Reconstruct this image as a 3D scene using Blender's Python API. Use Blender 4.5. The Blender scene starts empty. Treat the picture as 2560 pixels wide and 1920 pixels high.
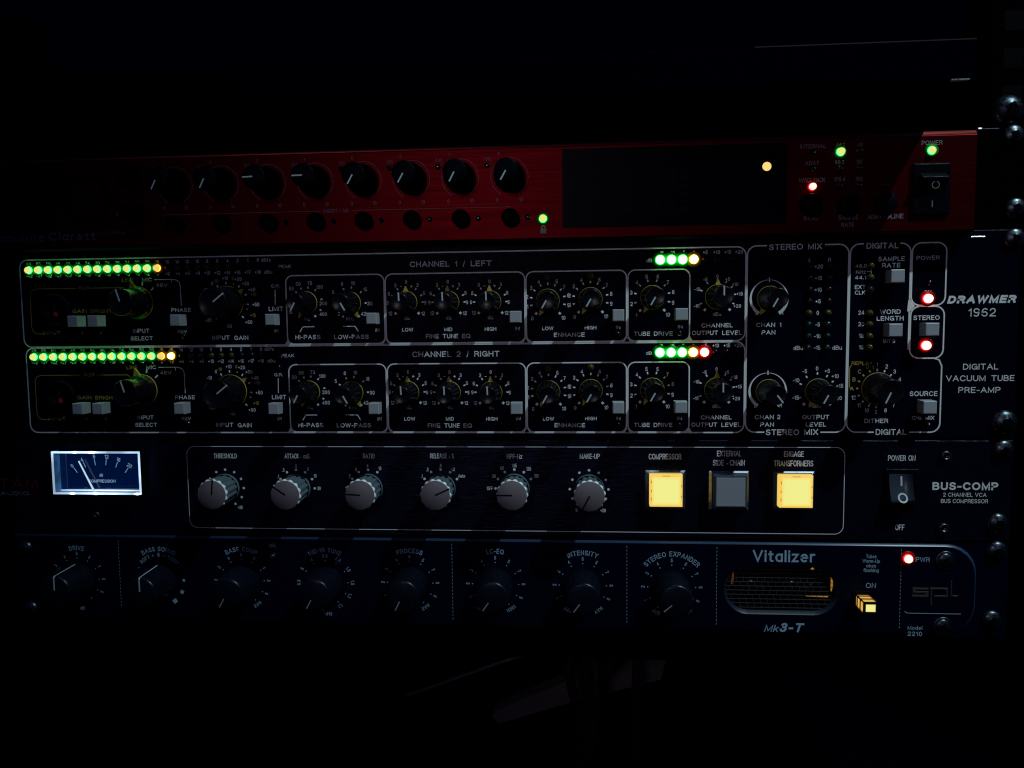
import bpy, bmesh, math, random
from mathutils import Vector, Matrix
random.seed(7)
rad = math.radians
SC = bpy.context.scene
COL = SC.collection

# ------------------------------------------------------------------ camera, world, lamps, exposure
# Panel frame: x right, z up, y = 0 is the plane of the faceplates, -y towards the camera. Millimetres in code.
MM = 0.001
CAM_D = 376.0
F_PX, YAW, PITCH, ROLL = 1993.3, 0.08305, -0.08155, -0.01177

def cam_axes():
    cy, sy, cp, sp, cr, sr = math.cos(YAW), math.sin(YAW), math.cos(PITCH), math.sin(PITCH), math.cos(ROLL), math.sin(ROLL)
    Rz = Matrix(((cy, -sy, 0), (sy, cy, 0), (0, 0, 1)))
    Rx = Matrix(((1, 0, 0), (0, cp, -sp), (0, sp, cp)))
    M = Rz @ Rx
    r = M @ Vector((1, 0, 0)); u = M @ Vector((0, 0, 1)); f = M @ Vector((0, 1, 0))
    return r * cr + u * sr, -r * sr + u * cr, f
CR, CU, CF = cam_axes()
cam = bpy.data.cameras.new('camera')
cam.sensor_width = 36; cam.lens = F_PX / 2560 * 36
cam.clip_start = 0.02; cam.clip_end = 50
camo = bpy.data.objects.new('camera', cam); COL.objects.link(camo)
camo.matrix_world = Matrix(((CR.x, CU.x, -CF.x, 0), (CR.y, CU.y, -CF.y, -CAM_D * MM), (CR.z, CU.z, -CF.z, 0), (0, 0, 0, 1)))
SC.camera = camo
cam.dof.use_dof = False

w = bpy.data.worlds.new('World'); SC.world = w; w.use_nodes = True
bg = w.node_tree.nodes['Background']
bg.inputs[0].default_value = (0.06, 0.10, 1.0, 1); bg.inputs[1].default_value = 0.034

def spot(name, loc, target, power, color, radius, cone, blend):
    l = bpy.data.lights.new(name, 'SPOT'); l.energy = power; l.color = color
    l.shadow_soft_size = radius; l.spot_size = rad(cone); l.spot_blend = blend
    o = bpy.data.objects.new(name, l); COL.objects.link(o); o.location = loc
    o.rotation_euler = (Vector(target) - Vector(loc)).to_track_quat('-Z', 'Y').to_euler()
    return o
# small cool lamp high on the right, in front of the rack: its light rakes down the panels
spot('key_lamp', (0.72, -0.50, 1.14), (0.09, 0, -0.055), 52.0, (0.66, 0.90, 1.0), 0.011, 30, 1.0)
# added dim soft fill from behind the camera, cone fading towards the left
spot('room_lamp', (-0.16, -0.90, 0.22), (0.025, 0, -0.02), 2.05, (0.95, 0.88, 1.0), 0.09, 36, 1.0)

SC.view_settings.view_transform = 'Standard'; SC.view_settings.look = 'None'
SC.view_settings.exposure = 0; SC.view_settings.gamma = 1
SC.render.engine = 'CYCLES'
SC.cycles.use_denoising = True; SC.cycles.pixel_filter_type = 'BLACKMAN_HARRIS'; SC.cycles.filter_width = 1.2

# survey of the photograph: photo pixel (2560 x 1920) -> point of the plane y = const in panel millimetres
def P(px, py, y=0.0):
    d = CR * (px - 1280) - CU * (py - 960) + CF * F_PX
    t = (CAM_D + y) / d.y
    return d.x * t, d.z * t
class Fr:
    def __init__(s, x, y, k): s.x, s.y, s.k = x, y, k
    def __call__(s, a, b, y=0.0): return P(s.x + a / s.k, s.y + b / s.k, y)
A = Fr(0, 320, 3.16); B = Fr(700, 320, 3.16); C = Fr(1380, 320, 3.568); D = Fr(1960, 280, 3.687)
E_ = Fr(0, 600, 4.608); G = Fr(440, 600, 4.254); H = Fr(940, 600, 4.424); I = Fr(1420, 600, 4.608)
J = Fr(1860, 590, 3.16); O = Fr(1840, 850, 3.95)
Q = Fr(0, 1090, 3.16); R_ = Fr(660, 1090, 3.16); S = Fr(1340, 1090, 3.95); U = Fr(1860, 1090, 3.16)
V = Fr(0, 1330, 4.424); W = Fr(480, 1330, 3.456); X = Fr(1080, 1330, 3.072); Y = Fr(1760, 1330, 2.765)
GR = Fr(1780, 1400, 4.608); ST = Fr(2400, 200, 3.95); SB = Fr(2380, 1000, 2.677)

# ------------------------------------------------------------------ materials
def mat(name, base, rough=0.5, metal=0.0, emit=None, es=0.0, spec=0.5, coat=0.0, alpha=1.0, trans=0.0):
    m = bpy.data.materials.new(name); m.use_nodes = True
    b = m.node_tree.nodes['Principled BSDF']
    b.inputs['Base Color'].default_value = (*base, 1); b.inputs['Roughness'].default_value = rough
    b.inputs['Metallic'].default_value = metal; b.inputs['Specular IOR Level'].default_value = spec
    b.inputs['Coat Weight'].default_value = coat; b.inputs['Transmission Weight'].default_value = trans
    b.inputs['Alpha'].default_value = alpha
    if emit: b.inputs['Emission Color'].default_value = (*emit, 1); b.inputs['Emission Strength'].default_value = es
    return m
def wear(m, scale=(300, 300, 300), amt=0.25, bump=0.0, bdist=0.0002, detail=3):
    """fine procedural mottling of roughness (and relief) so nothing is perfectly uniform"""
    nt = m.node_tree; b = nt.nodes['Principled BSDF']
    tc = nt.nodes.new('ShaderNodeTexCoord'); mp = nt.nodes.new('ShaderNodeMapping'); n = nt.nodes.new('ShaderNodeTexNoise')
    mp.inputs['Scale'].default_value = scale; n.inputs['Scale'].default_value = 1.0; n.inputs['Detail'].default_value = detail
    nt.links.new(tc.outputs['Object'], mp.inputs[0]); nt.links.new(mp.outputs[0], n.inputs['Vector'])
    r = b.inputs['Roughness'].default_value
    mr = nt.nodes.new('ShaderNodeMapRange'); mr.inputs[1].default_value = 0.3; mr.inputs[2].default_value = 0.7
    mr.inputs[3].default_value = max(0.03, r * (1 - amt)); mr.inputs[4].default_value = min(1, r * (1 + amt))
    nt.links.new(n.outputs[0], mr.inputs[0]); nt.links.new(mr.outputs[0], b.inputs['Roughness'])
    if bump:
        bp = nt.nodes.new('ShaderNodeBump'); bp.inputs['Strength'].default_value = bump; bp.inputs['Distance'].default_value = bdist
        nt.links.new(n.outputs[0], bp.inputs['Height']); nt.links.new(bp.outputs[0], b.inputs['Normal'])
    return m
def emis(name, col, s, base=(0.02, 0.02, 0.02)):
    return mat(name, base, 0.4, emit=col, es=s)

M = {}
M['black'] = wear(mat('black_panel', (0.0008, 0.0012, 0.0068), 0.40, spec=0.03), (400, 400, 400), 0.2, 0.15, 0.00002)
M['brushed'] = wear(mat('black_brushed_panel', (0.005, 0.006, 0.018), 0.30, metal=0.6, spec=.15), (70, 70, 2600), 0.35, 0.8, 0.00022, 4)
M['navy'] = wear(mat('dark_blue_panel', (0.0006, 0.0012, 0.0095), 0.42, spec=0.06), (350, 350, 350), 0.2, 0.1, 0.00002)
M['red'] = wear(mat('red_anodised', (0.080, 0.0003, 0.0030), 0.40, metal=0.85, spec=0.1), (25, 25, 1500), 0.12, 0.09, 0.00005, 4)
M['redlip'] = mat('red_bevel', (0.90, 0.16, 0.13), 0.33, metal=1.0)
M['print'] = wear(mat('white_print', (0.80, 0.80, 0.78), 0.5), (900, 900, 900), 0.2)
M['printb'] = wear(mat('pale_blue_print', (0.30, 0.46, 0.58), 0.5), (900, 900, 900), 0.2)
M['printd'] = mat('grey_print', (0.26, 0.22, 0.25), 0.5)
M['printy'] = mat('yellow_print', (0.50, 0.34, 0.05), 0.5)
M['printr'] = mat('red_print', (0.35, 0.03, 0.02), 0.5); M['logo_r'] = mat('dark_red_print', (0.10, 0.004, 0.006), 0.6, spec=.1)
M['knob'] = wear(mat('black_knob_plastic', (0.004, 0.004, 0.006), 0.25, spec=0.2), (500, 500, 500), 0.08)
M['knobm'] = wear(mat('matt_black_plastic', (0.0009, 0.0012, 0.004), 0.5, spec=0.04), (500, 500, 500), 0.2)
M['kblue'] = wear(mat('satin_blue_black_knob', (0.0018, 0.0035, 0.009), 0.33, spec=0.3), (500, 500, 500), 0.2)
M['yellow'] = mat('yellow_plastic', (0.46, 0.33, 0.035), 0.45)
M['line'] = mat('white_line', (0.52, 0.60, 0.64), 0.45)
M['linep'] = mat('pink_grey_line', (0.30, 0.24, 0.26), 0.45)
M['button'] = wear(mat('grey_button_plastic', (0.36, 0.38, 0.40), 0.42), (700, 700, 700), 0.2, 0.2, 0.00003)
M['flute'] = wear(mat('fluted_blue_grey_knob', (0.15, 0.215, 0.245), 0.34, metal=0.35), (300, 2000, 300), 0.12)
M['winlip'] = mat('dark_blue_window_lip', (0.004, 0.011, 0.026), 0.4)
M['cap'] = wear(mat('grey_aluminium_cap', (0.175, 0.145, 0.16), 0.55, metal=0.2), (900, 900, 900), 0.15, 0.15, 0.00002)
M['chrome'] = mat('bright_chamfer', (0.95, 0.96, 0.96), 0.30)
M['steel'] = wear(mat('nickel_screw', (0.085, 0.105, 0.12), 0.34, metal=1.0), (900, 900, 900), 0.3, 0.2, 0.00004)
M['dsteel'] = wear(mat('dark_screw', (0.10, 0.11, 0.12), 0.35, metal=1.0), (900, 900, 900), 0.3)
M['rail'] = wear(mat('black_rack_steel', (0.0006, 0.0006, 0.0014), 0.5, spec=0.0), (300, 300, 300), 0.3, 0.2, 0.00004)
M['wallp'] = wear(mat('navy_wall_paint', (0.001, 0.002, 0.05), 0.8, spec=0.0), (6, 6, 6), 0.1)  # blue haze of the dark room is put into the wall colour
M['board'] = wear(mat('black_board', (0.0004, 0.0005, 0.0035), 0.6, spec=0.0), (120, 120, 120), 0.3, 0.2, 0.0001)
M['glassy'] = mat('smoked_display_window', (0.0010, 0.0012, 0.006), 0.35, spec=0.04)
M['case'] = wear(mat('dark_chassis', (0.002, 0.002, 0.012), 0.6), (200, 200, 200), 0.2)
M['hole'] = mat('dark_recess', (0.001, 0.001, 0.0015), 0.8, spec=0.03)
def led_m(name, core, cs, skirt, ss): return (emis(name + '_core', core, cs), emis(name + '_skirt', skirt, ss))
LED = {
 'green': led_m('green_led', (0.72, 0.74, 0.20), 1.1, (0.010, 0.60, 0.06), 16.0),
 'bright': led_m('bright_green_led', (1.0, 1.0, 0.62), 2.2, (0.02, 0.9, 0.08), 20.0),
 'amber': led_m('amber_led', (1.0, 0.66, 0.16), 0.95, (0.9, 0.42, 0.02), 3.5),
 'yellow': led_m('yellow_led', (1.0, 0.95, 0.45), 2.2, (0.9, 0.50, 0.03), 7.0),
 'red': led_m('red_led', (1.0, 0.55, 0.42), 2.2, (1.0, 0.008, 0.012), 8.0),
 'redw': led_m('bright_red_led', (1.0, 0.80, 0.66), 3.0, (1.0, 0.008, 0.012), 12.0),
}
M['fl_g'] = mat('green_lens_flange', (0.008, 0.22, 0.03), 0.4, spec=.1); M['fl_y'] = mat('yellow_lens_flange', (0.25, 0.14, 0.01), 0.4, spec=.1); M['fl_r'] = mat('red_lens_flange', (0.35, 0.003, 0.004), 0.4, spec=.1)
M['off_red'] = mat('unlit_red_lens', (0.009, 0.001, 0.0015), 0.12); M['off_green'] = mat('unlit_green_lens', (0.002, 0.014, 0.012), 0.12)
M['off_yel'] = mat('unlit_yellow_lens', (0.05, 0.042, 0.006), 0.12); M['off_dark'] = mat('unlit_dark_lens', (0.006, 0.008, 0.010), 0.15)
M['bezel'] = wear(mat('satin_black_bezel', (0.32, 0.36, 0.42), 0.38, metal=1.0), (400, 400, 400), 0.3, 0.2, 0.00004)
M['notch'] = emis('brown_lit_gap', (0.30, 0.10, 0.01), 0.5)
M['lampy'] = emis('lit_yellow_cap', (0.90, 0.87, 0.27), 0.98); M['lampo'] = emis('lit_orange_rim', (1.0, 0.66, 0.13), 0.92)
M['lampc'] = mat('unlit_clear_cap', (0.30, 0.33, 0.35), 0.35); M['lampr'] = mat('clear_button_rim', (0.05, 0.06, 0.08), 0.15)

def warm_edge(m, centre, edge, half, start):
    nt = m.node_tree; b = nt.nodes['Principled BSDF']; tc_ = nt.nodes.new('ShaderNodeTexCoord'); sp = nt.nodes.new('ShaderNodeSeparateXYZ')
    nt.links.new(tc_.outputs['Object'], sp.inputs[0]); mm = []
    for ax in (0, 2):
        a_ = nt.nodes.new('ShaderNodeMath'); a_.operation = 'ABSOLUTE'; nt.links.new(sp.outputs[ax], a_.inputs[0]); mm.append(a_)
    mxn = nt.nodes.new('ShaderNodeMath'); mxn.operation = 'MAXIMUM'; nt.links.new(mm[0].outputs[0], mxn.inputs[0]); nt.links.new(mm[1].outputs[0], mxn.inputs[1])
    mr_ = nt.nodes.new('ShaderNodeMapRange'); mr_.inputs[1].default_value = start * MM; mr_.inputs[2].default_value = half * MM; nt.links.new(mxn.outputs[0], mr_.inputs[0])
    mix = nt.nodes.new('ShaderNodeMix'); mix.data_type = 'RGBA'; mix.inputs[6].default_value = (*centre, 1); mix.inputs[7].default_value = (*edge, 1)
    nt.links.new(mr_.outputs[0], mix.inputs[0]); nt.links.new(mix.outputs[2], b.inputs['Emission Color'])
warm_edge(M['lampy'], (0.90, 0.87, 0.27), (1.0, 0.66, 0.10), 7.4, 5.2)

# ------------------------------------------------------------------ mesh building (millimetres)
class MB:
    def __init__(s): s.v = []; s.f = []; s.mi = []; s.cur = 0; s.sm = []; s.words = None; s.cuts = []
    def add(s, vs, fs, smooth=False):
        o = len(s.v); s.cuts.append((len(s.v), len(s.f), len(vs), len(fs))); s.v += [tuple(p) for p in vs]; s.f += [tuple(i + o for i in f) for f in fs]
        s.mi += [s.cur] * len(fs); s.sm += [smooth] * len(fs); return s
    def mesh(s, name, mats):
        me = bpy.data.meshes.new(name)
        me.from_pydata([(a * MM, b * MM, c * MM) for a, b, c in s.v], [], s.f)
        for m in (mats if isinstance(mats, (list, tuple)) else [mats]): me.materials.append(m)
        me.polygons.foreach_set('material_index', s.mi); me.polygons.foreach_set('use_smooth', s.sm)
        me.update(); return me
    def box(s, x0, x1, y0, y1, z0, z1, b=0.0):
        """box, front face (y0, towards the camera) chamfered by b"""
        if b <= 0:
            vs = [(x, y, z) for y in (y0, y1) for z in (z0, z1) for x in (x0, x1)]
            return s.add(vs, [(0, 1, 3, 2), (4, 6, 7, 5), (0, 4, 5, 1), (2, 3, 7, 6), (0, 2, 6, 4), (1, 5, 7, 3)])
        def ring(y, k): return [(x0 + k, y, z0 + k), (x1 - k, y, z0 + k), (x1 - k, y, z1 - k), (x0 + k, y, z1 - k)]
        vs = ring(y0, b) + ring(y0 + b * 0.35, b * 0.35) + ring(y0 + b, 0) + ring(y1, 0)
        fs = [(0, 1, 2, 3)] + [(4 * j + i, 4 * j + 4 + i, 4 * j + 4 + (i + 1) % 4, 4 * j + (i + 1) % 4) for j in range(3) for i in range(4)] + [(12, 15, 14, 13)]
        return s.add(vs, fs)
    def prism(s, pts, y0, y1, chamf=0.0):
        """polygon in x,z (counter clockwise) from y0 (front) to y1"""
        n = len(pts); vs = [(x, y0, z) for x, z in pts] + [(x, y1, z) for x, z in pts]
        return s.add(vs, [tuple(range(n)), tuple(range(2 * n - 1, n - 1, -1))] + [(i, n + i, n + (i + 1) % n, (i + 1) % n) for i in range(n)])
    def lathe(s, prof, n=40, cx=0, cz=0, mod=None, smooth=True, capf=True):
        """profile [(r, h)] turned about the y axis; h is measured towards the camera"""
        m = len(prof); vs = []
        for r, h in prof:
            for i in range(n):
                a = 2 * math.pi * i / n; rr = r * (mod(a, h) if mod else 1)
                vs.append((cx + rr * math.cos(a), -h, cz + rr * math.sin(a)))
        fs = [(j * n + i, (j + 1) * n + i, (j + 1) * n + (i + 1) % n, j * n + (i + 1) % n) for j in range(m - 1) for i in range(n)]
        s.add(vs, fs, smooth)
        if capf: s.add([vs[(m - 1) * n + i] for i in range(n)], [tuple(range(n))])
        return s
    def flat(s, pts, y):
        return s.add([(x, y, z) for x, z in pts], [tuple(range(len(pts)))])
    def stroke(s, pts, wd, y=-0.10, closed=False):
        n = len(pts); L = []; Rr = []
        for i in range(n):
            if closed: a, b = pts[i - 1], pts[(i + 1) % n]
            else: a, b = pts[max(i - 1, 0)], pts[min(i + 1, n - 1)]
            p = pts[i]
            d1 = Vector((p[0] - a[0], p[1] - a[1])); d2 = Vector((b[0] - p[0], b[1] - p[1]))
            if d1.length < 1e-9: d1 = d2
            if d2.length < 1e-9: d2 = d1
            d1.normalize(); d2.normalize(); t = (d1 + d2)
            if t.length < 1e-6: t = d1
            t.normalize(); k = wd / 2 / max(0.5, t.dot(d1))
            nx, nz = -t.y * k, t.x * k
            L.append((p[0] + nx, y, p[1] + nz)); Rr.append((p[0] - nx, y, p[1] - nz))
        m = n if closed else n - 1
        return s.add(L + Rr, [(n + i, n + (i + 1) % n, (i + 1) % n, i) for i in range(m)])
    def disc(s, cx, cz, r, y=-0.10, n=14): return s.flat([(cx + r * math.cos(2 * math.pi * i / n), cz + r * math.sin(2 * math.pi * i / n)) for i in range(n)], y)
    def tube(s, pts, r, n=8):
        pts = [Vector(p) for p in pts]; vs = []
        for i, p in enumerate(pts):
            t = (pts[min(i + 1, len(pts) - 1)] - pts[max(i - 1, 0)]).normalized()
            a = t.orthogonal().normalized() if abs(t.z) > .99 else Vector((0, 0, 1)).cross(t).normalized(); b = t.cross(a)
            rr = r[i] if isinstance(r, (list, tuple)) else r
            vs += [p + (a * math.cos(2 * math.pi * k / n) + b * math.sin(2 * math.pi * k / n)) * rr for k in range(n)]
        m = len(pts)
        fs = [(j * n + k, j * n + (k + 1) % n, (j + 1) * n + (k + 1) % n, (j + 1) * n + k) for j in range(m - 1) for k in range(n)]
        return s.add(vs, fs + [tuple(range(n - 1, -1, -1)), tuple((m - 1) * n + k for k in range(n))], True)

def rrect(x0, x1, z0, z1, r, n=6):
    if not isinstance(r, (list, tuple)): r = [r] * 4      # order: bottom right, top right, top left, bottom left
    out = []
    for (cx, cz, a0, rr) in ((x1 - r[0], z0 + r[0], -90, r[0]), (x1 - r[1], z1 - r[1], 0, r[1]), (x0 + r[2], z1 - r[2], 90, r[2]), (x0 + r[3], z0 + r[3], 180, r[3])):
        for k in range(n + 1):
            a = rad(a0 + 90 * k / n); out.append((cx + rr * math.cos(a), cz + rr * math.sin(a)))
    return out

# lettering: a plain grotesque drawn with strokes of even weight; glyph boxes are 1 high
def _a(cx, cy, rx, ry, a0, a1, st=20):
    n = max(2, int(abs(a1 - a0) / st)); return [(cx + rx * math.cos(rad(a0 + (a1 - a0) * k / n)), cy + ry * math.sin(rad(a0 + (a1 - a0) * k / n))) for k in range(n + 1)]
def _font():
    g = {}; X_ = 0.68                     # x height
    g['A'] = (.74, [[(0, 0), (.37, 1), (.74, 0)], [(.13, .34), (.61, .34)]])
    g['B'] = (.62, [[(.34, .53), (0, .53), (0, 1), (.34, 1)] + _a(.34, .765, .22, .235, 90, -90)[1:], [(0, .53), (0, 0), (.36, 0)] + _a(.36, .265, .26, .265, -90, 90)[1:]])
    g['C'] = (.70, [_a(.38, .5, .38, .5, 40, 320)])
    g['D'] = (.66, [[(0, 0), (0, 1), (.28, 1)] + _a(.28, .5, .38, .5, 90, -90)[1:] + [(0, 0)]])
    g['E'] = (.54, [[(.54, 1), (0, 1), (0, 0), (.54, 0)], [(0, .52), (.48, .52)]])
    g['F'] = (.52, [[(.52, 1), (0, 1), (0, 0)], [(0, .5), (.46, .5)]])
    g['G'] = (.74, [_a(.38, .5, .38, .5, 42, 350) + [(.72, .46), (.42, .46)], [(.74, .46), (.74, 0.02)]])
    g['H'] = (.62, [[(0, 0), (0, 1)], [(.62, 0), (.62, 1)], [(0, .52), (.62, .52)]])
    g['I'] = (.0, [[(0, 0), (0, 1)]])
    g['J'] = (.44, [[(.44, 1), (.44, .24)] + _a(.22, .24, .22, .24, 0, -180)])
    g['K'] = (.62, [[(0, 0), (0, 1)], [(.58, 1), (0, .36)], [(.22, .58), (.62, 0)]])
    g['L'] = (.48, [[(0, 1), (0, 0), (.48, 0)]])
    g['M'] = (.76, [[(0, 0), (0, 1), (.38, .08), (.76, 1), (.76, 0)]])
    g['N'] = (.62, [[(0, 0), (0, 1), (.62, 0), (.62, 1)]])
    g['O'] = (.78, [_a(.39, .5, .39, .5, 90, 450)])
    g['P'] = (.60, [[(0, 0), (0, 1), (.33, 1)] + _a(.33, .73, .27, .27, 90, -90)[1:] + [(0, .46)]])
    g['Q'] = (.78, [_a(.39, .5, .39, .5, 90, 450), [(.46, .24), (.74, -.04)]])
    g['R'] = (.62, [[(0, 0), (0, 1), (.34, 1)] + _a(.34, .745, .26, .255, 90, -90)[1:] + [(0, .49)], [(.34, .49), (.50, .40), (.54, .22), (.62, 0)]])
    g['S'] = (.60, [_a(.30, .74, .27, .26, 25, 180) + [(.06, .64), (.14, .56), (.46, .46), (.56, .38)] + _a(.30, .27, .30, .27, 10, -165)])
    g['T'] = (.64, [[(0, 1), (.64, 1)], [(.32, 1), (.32, 0)]])
    g['U'] = (.62, [[(0, 1), (0, .31)] + _a(.31, .31, .31, .31, 180, 360) + [(.62, 1)]])
    g['V'] = (.70, [[(0, 1), (.35, 0), (.70, 1)]])
    g['W'] = (1.0, [[(0, 1), (.25, 0), (.5, .96), (.75, 0), (1.0, 1)]])
    g['X'] = (.64, [[(0, 0), (.64, 1)], [(0, 1), (.64, 0)]])
    g['Y'] = (.68, [[(0, 1), (.34, .44), (.68, 1)], [(.34, .44), (.34, 0)]])
    g['Z'] = (.58, [[(0, 1), (.58, 1), (0, 0), (.58, 0)]])
    g['0'] = (.52, [_a(.25, .5, .25, .5, 90, 450)])
    g['1'] = (.20, [[(0, .76), (.12, .82), (.20, 1), (.20, 0)]])
    g['2'] = (.52, [_a(.25, .72, .24, .28, 170, -20) + [(.40, .46), (.04, .12), (0, 0), (.50, 0)]])
    g['3'] = (.52, [_a(.25, .76, .22, .24, 160, -80) + [(.20, .53)], [(.20, .53)] + _a(.25, .265, .25, .265, 80, -165)])
    g['4'] = (.54, [[(.40, 0), (.40, 1), (0, .28), (.54, .28)]])
    g['5'] = (.52, [[(.46, 1), (.08, 1), (.03, .50)] + _a(.25, .31, .25, .31, 125, -160)])
    g['6'] = (.52, [_a(.29, .68, .25, .32, 45, 150) + [(.02, .5), (0, .28)] + _a(.25, .28, .25, .28, 180, 540)])
    g['7'] = (.50, [[(0, 1), (.50, 1), (.26, .5), (.16, 0)]])
    g['8'] = (.52, [_a(.25, .76, .21, .24, -90, 270), _a(.25, .27, .25, .27, 90, 450)])
    g['9'] = (.52, [_a(.23, .32, .25, .32, 225, 330) + [(.49, .5), (.51, .7)] + _a(.26, .72, .25, .28, 0, 360)])
    g['-'] = (.28, [[(0, .40), (.28, .40)]]); g['+'] = (.46, [[(0, .46), (.46, .46)], [(.23, .22), (.23, .70)]])
    g['.'] = (.0, [[(0, 0), (0, .06)]]); g['/'] = (.30, [[(0, -.05), (.30, 1.05)]])
    o = lambda w, x=0: _a(x + w / 2, X_ / 2, w / 2, X_ / 2, 90, 450)
    g['a'] = (.48, [[(.48, 0), (.48, X_)], _a(.25, X_ / 2, .25, X_ / 2, 60, 300)])
    g['b'] = (.50, [[(0, 0), (0, 1)], o(.48, .02)]); g['d'] = (.50, [[(.50, 0), (.50, 1)], o(.48)])
    g['c'] = (.46, [_a(.26, X_ / 2, .26, X_ / 2, 50, 310)]); g['o'] = (.52, [o(.52)])
    g['e'] = (.50, [[(.02, .37), (.49, .37)] + _a(.25, X_ / 2, .25, X_ / 2, 5, 305)])
    g['f'] = (.32, [_a(.30, .82, .18, .18, 70, 180) + [(.12, 0)], [(0, X_), (.30, X_)]])
    g['g'] = (.50, [[(.50, X_), (.50, -.08)] + _a(.26, -.08, .24, .17, 0, -150), o(.48)])
    g['h'] = (.46, [[(0, 0), (0, 1)], [(0, .45)] + _a(.23, .45, .23, .25, 180, 0) + [(.46, 0)]])
    g['n'] = (.46, [[(0, 0), (0, X_)], [(0, .45)] + _a(.23, .45, .23, .25, 180, 0) + [(.46, 0)]])
    g['m'] = (.76, [[(0, 0), (0, X_)], [(0, .5)] + _a(.19, .5, .19, .20, 180, 0) + [(.38, 0)], [(.38, .5)] + _a(.57, .5, .19, .20, 180, 0) + [(.76, 0)]])
    g['i'] = (.0, [[(0, 0), (0, X_)], [(0, .95), (0, 1.0)]]); g['l'] = (.0, [[(0, 0), (0, 1.02)]])
    g['k'] = (.44, [[(0, 0), (0, 1)], [(.42, X_), (0, .26)], [(.16, .42), (.44, 0)]])
    g['p'] = (.50, [[(0, -.28), (0, X_)], o(.48, .02)])
    g['r'] = (.28, [[(0, 0), (0, X_)], [(0, .42)] + _a(.24, .42, .24, .27, 180, 80)])
    g['s'] = (.42, [_a(.21, .53, .19, .17, 30, 180) + [(.06, .44), (.36, .28)] + _a(.21, .18, .21, .18, 20, -160)])
    g['t'] = (.30, [[(.12, .92), (.12, .16)] + _a(.26, .16, .14, .16, 180, 280), [(0, X_), (.28, X_)]])
    g['u'] = (.46, [[(0, X_), (0, .24)] + _a(.23, .24, .23, .24, 180, 360) + [(.46, X_)], [(.46, .3), (.46, 0)]])
    g['w'] = (.72, [[(0, X_), (.18, 0), (.36, .66), (.54, 0), (.72, X_)]]); g['z'] = (.42, [[(0, X_), (.42, X_), (0, 0), (.42, 0)]])
    return g
GL = _font(); GAP = 0.30
def width(s, weight=0.15):
    """length of the centre lines of a string, glyph heights = 1"""
    x = 0; pos = []
    for ch in s:
        if ch == ' ': x += 0.42; continue
        pos.append((ch, x)); x += GL[ch][0] + GAP + (weight - .15)
    return x - GAP - (weight - .15), pos
def text(mb, s, cx, cz, h, wd=None, rot=0.0, bold=0.0, shear=0.0, y=-0.11, serif=False):
    """string centred on (cx, cz); h = height of a capital, wd = total width; rot clockwise in degrees"""
    wt = 0.125 + bold * 2.6; U, pos = width(s, wt); pen = wt * h
    ky = h - pen; kx = (wd - pen) / U if (wd and U > 0.01) else ky * 1.06
    if len(s) == 1 and s in '1I/-': kx = min(kx, ky)
    if mb.words is not None and len(s) > 2 and any(ch.isalpha() for ch in s):
        w_ = MB(); mb.words.append(w_); mb = w_
    ca, sa = math.cos(rad(rot)), math.sin(rad(rot))
    pw = min(pen, kx * (0.21 + bold * 3.2)) if wd else pen
    def put(u, v):
        uu = (u - U / 2) * kx + shear * (v - .5) * ky; vv = (v - .5) * ky
        return cx + uu * ca + vv * sa, cz - uu * sa + vv * ca
    k = 0
    for ch, x0 in pos:
        for pl in GL[ch][1]:
            pts = [put(x0 + u, v) for u, v in pl]
            closed = len(pts) > 3 and (Vector(pts[0]) - Vector(pts[-1])).length < 1e-4
            if not closed:   # square ends
                for e, n_ in ((0, 1), (-1, -2)):
                    d = (Vector(pts[e]) - Vector(pts[n_])).normalized() * pw / 2; pts[e] = (pts[e][0] + d.x, pts[e][1] + d.y)
            else: pts = pts[:-1]
            mb.stroke(pts, pw, y - 0.012 * (k % 4), closed); k += 1
        if serif:
            for pl in GL[ch][1]:
                for (u, v) in (pl[0], pl[-1]):
                    if v in (0, 1) and len(pl) < 7 or (v in (0, 1) and u == 0):
                        a, b = put(x0 + u - .13, v), put(x0 + u + .13, v); mb.stroke([a, b], pw * .5, y - 0.012 * (k % 4)); k += 1
def tz(mb, F, s, x0, x1, yc, hpx, y=-0.11, **kw):
    """string measured in a survey frame: left and right ends, middle line and capital height"""
    a, b = F(x0, yc), F(x1, yc); t, u = F((x0 + x1) / 2, yc - hpx / 2), F((x0 + x1) / 2, yc + hpx / 2)
    text(mb, s, (a[0] + b[0]) / 2, (t[1] + u[1]) / 2, t[1] - u[1], b[0] - a[0], y=y, **kw)
def tc(mb, F, s, xc, yc, hpx, dz=0.0, **kw):
    a = F(xc, yc); t, u = F(xc, yc - hpx / 2), F(xc, yc + hpx / 2)
    text(mb, s, a[0], a[1] + dz, (t[1] - u[1]) * 1.08, None, **kw)
def arc_text(mb, s, cx, cz, r, mid, h, kx=0.95, gap=0.25, bold=0.0):
    """string bent round a dial, each letter turned with it; mid = clockwise angle from the top"""
    pen = (0.125 + bold * 2.6) * h
    ws = [h * 0.5 if ch == ' ' else GL[ch][0] * (h - pen) * kx + pen + h * gap * 0.75 for ch in s]
    a = mid - math.degrees(sum(ws) / r) / 2
    for ch, wv in zip(s, ws):
        am = a + math.degrees(wv / r) / 2; a += math.degrees(wv / r)
        if ch != ' ': text(mb, ch, cx + r * math.sin(rad(am)), cz + r * math.cos(rad(am)), h, wv - h * gap * 0.75, rot=am, bold=bold)
def pol(c, r, a): return c[0] + r * math.sin(rad(a)), c[1] + r * math.cos(rad(a))
def tick(mb, c, r0, r1, a, wd, y=-0.10): mb.stroke([pol(c, r0, a), pol(c, r1, a)], wd, y)

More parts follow.
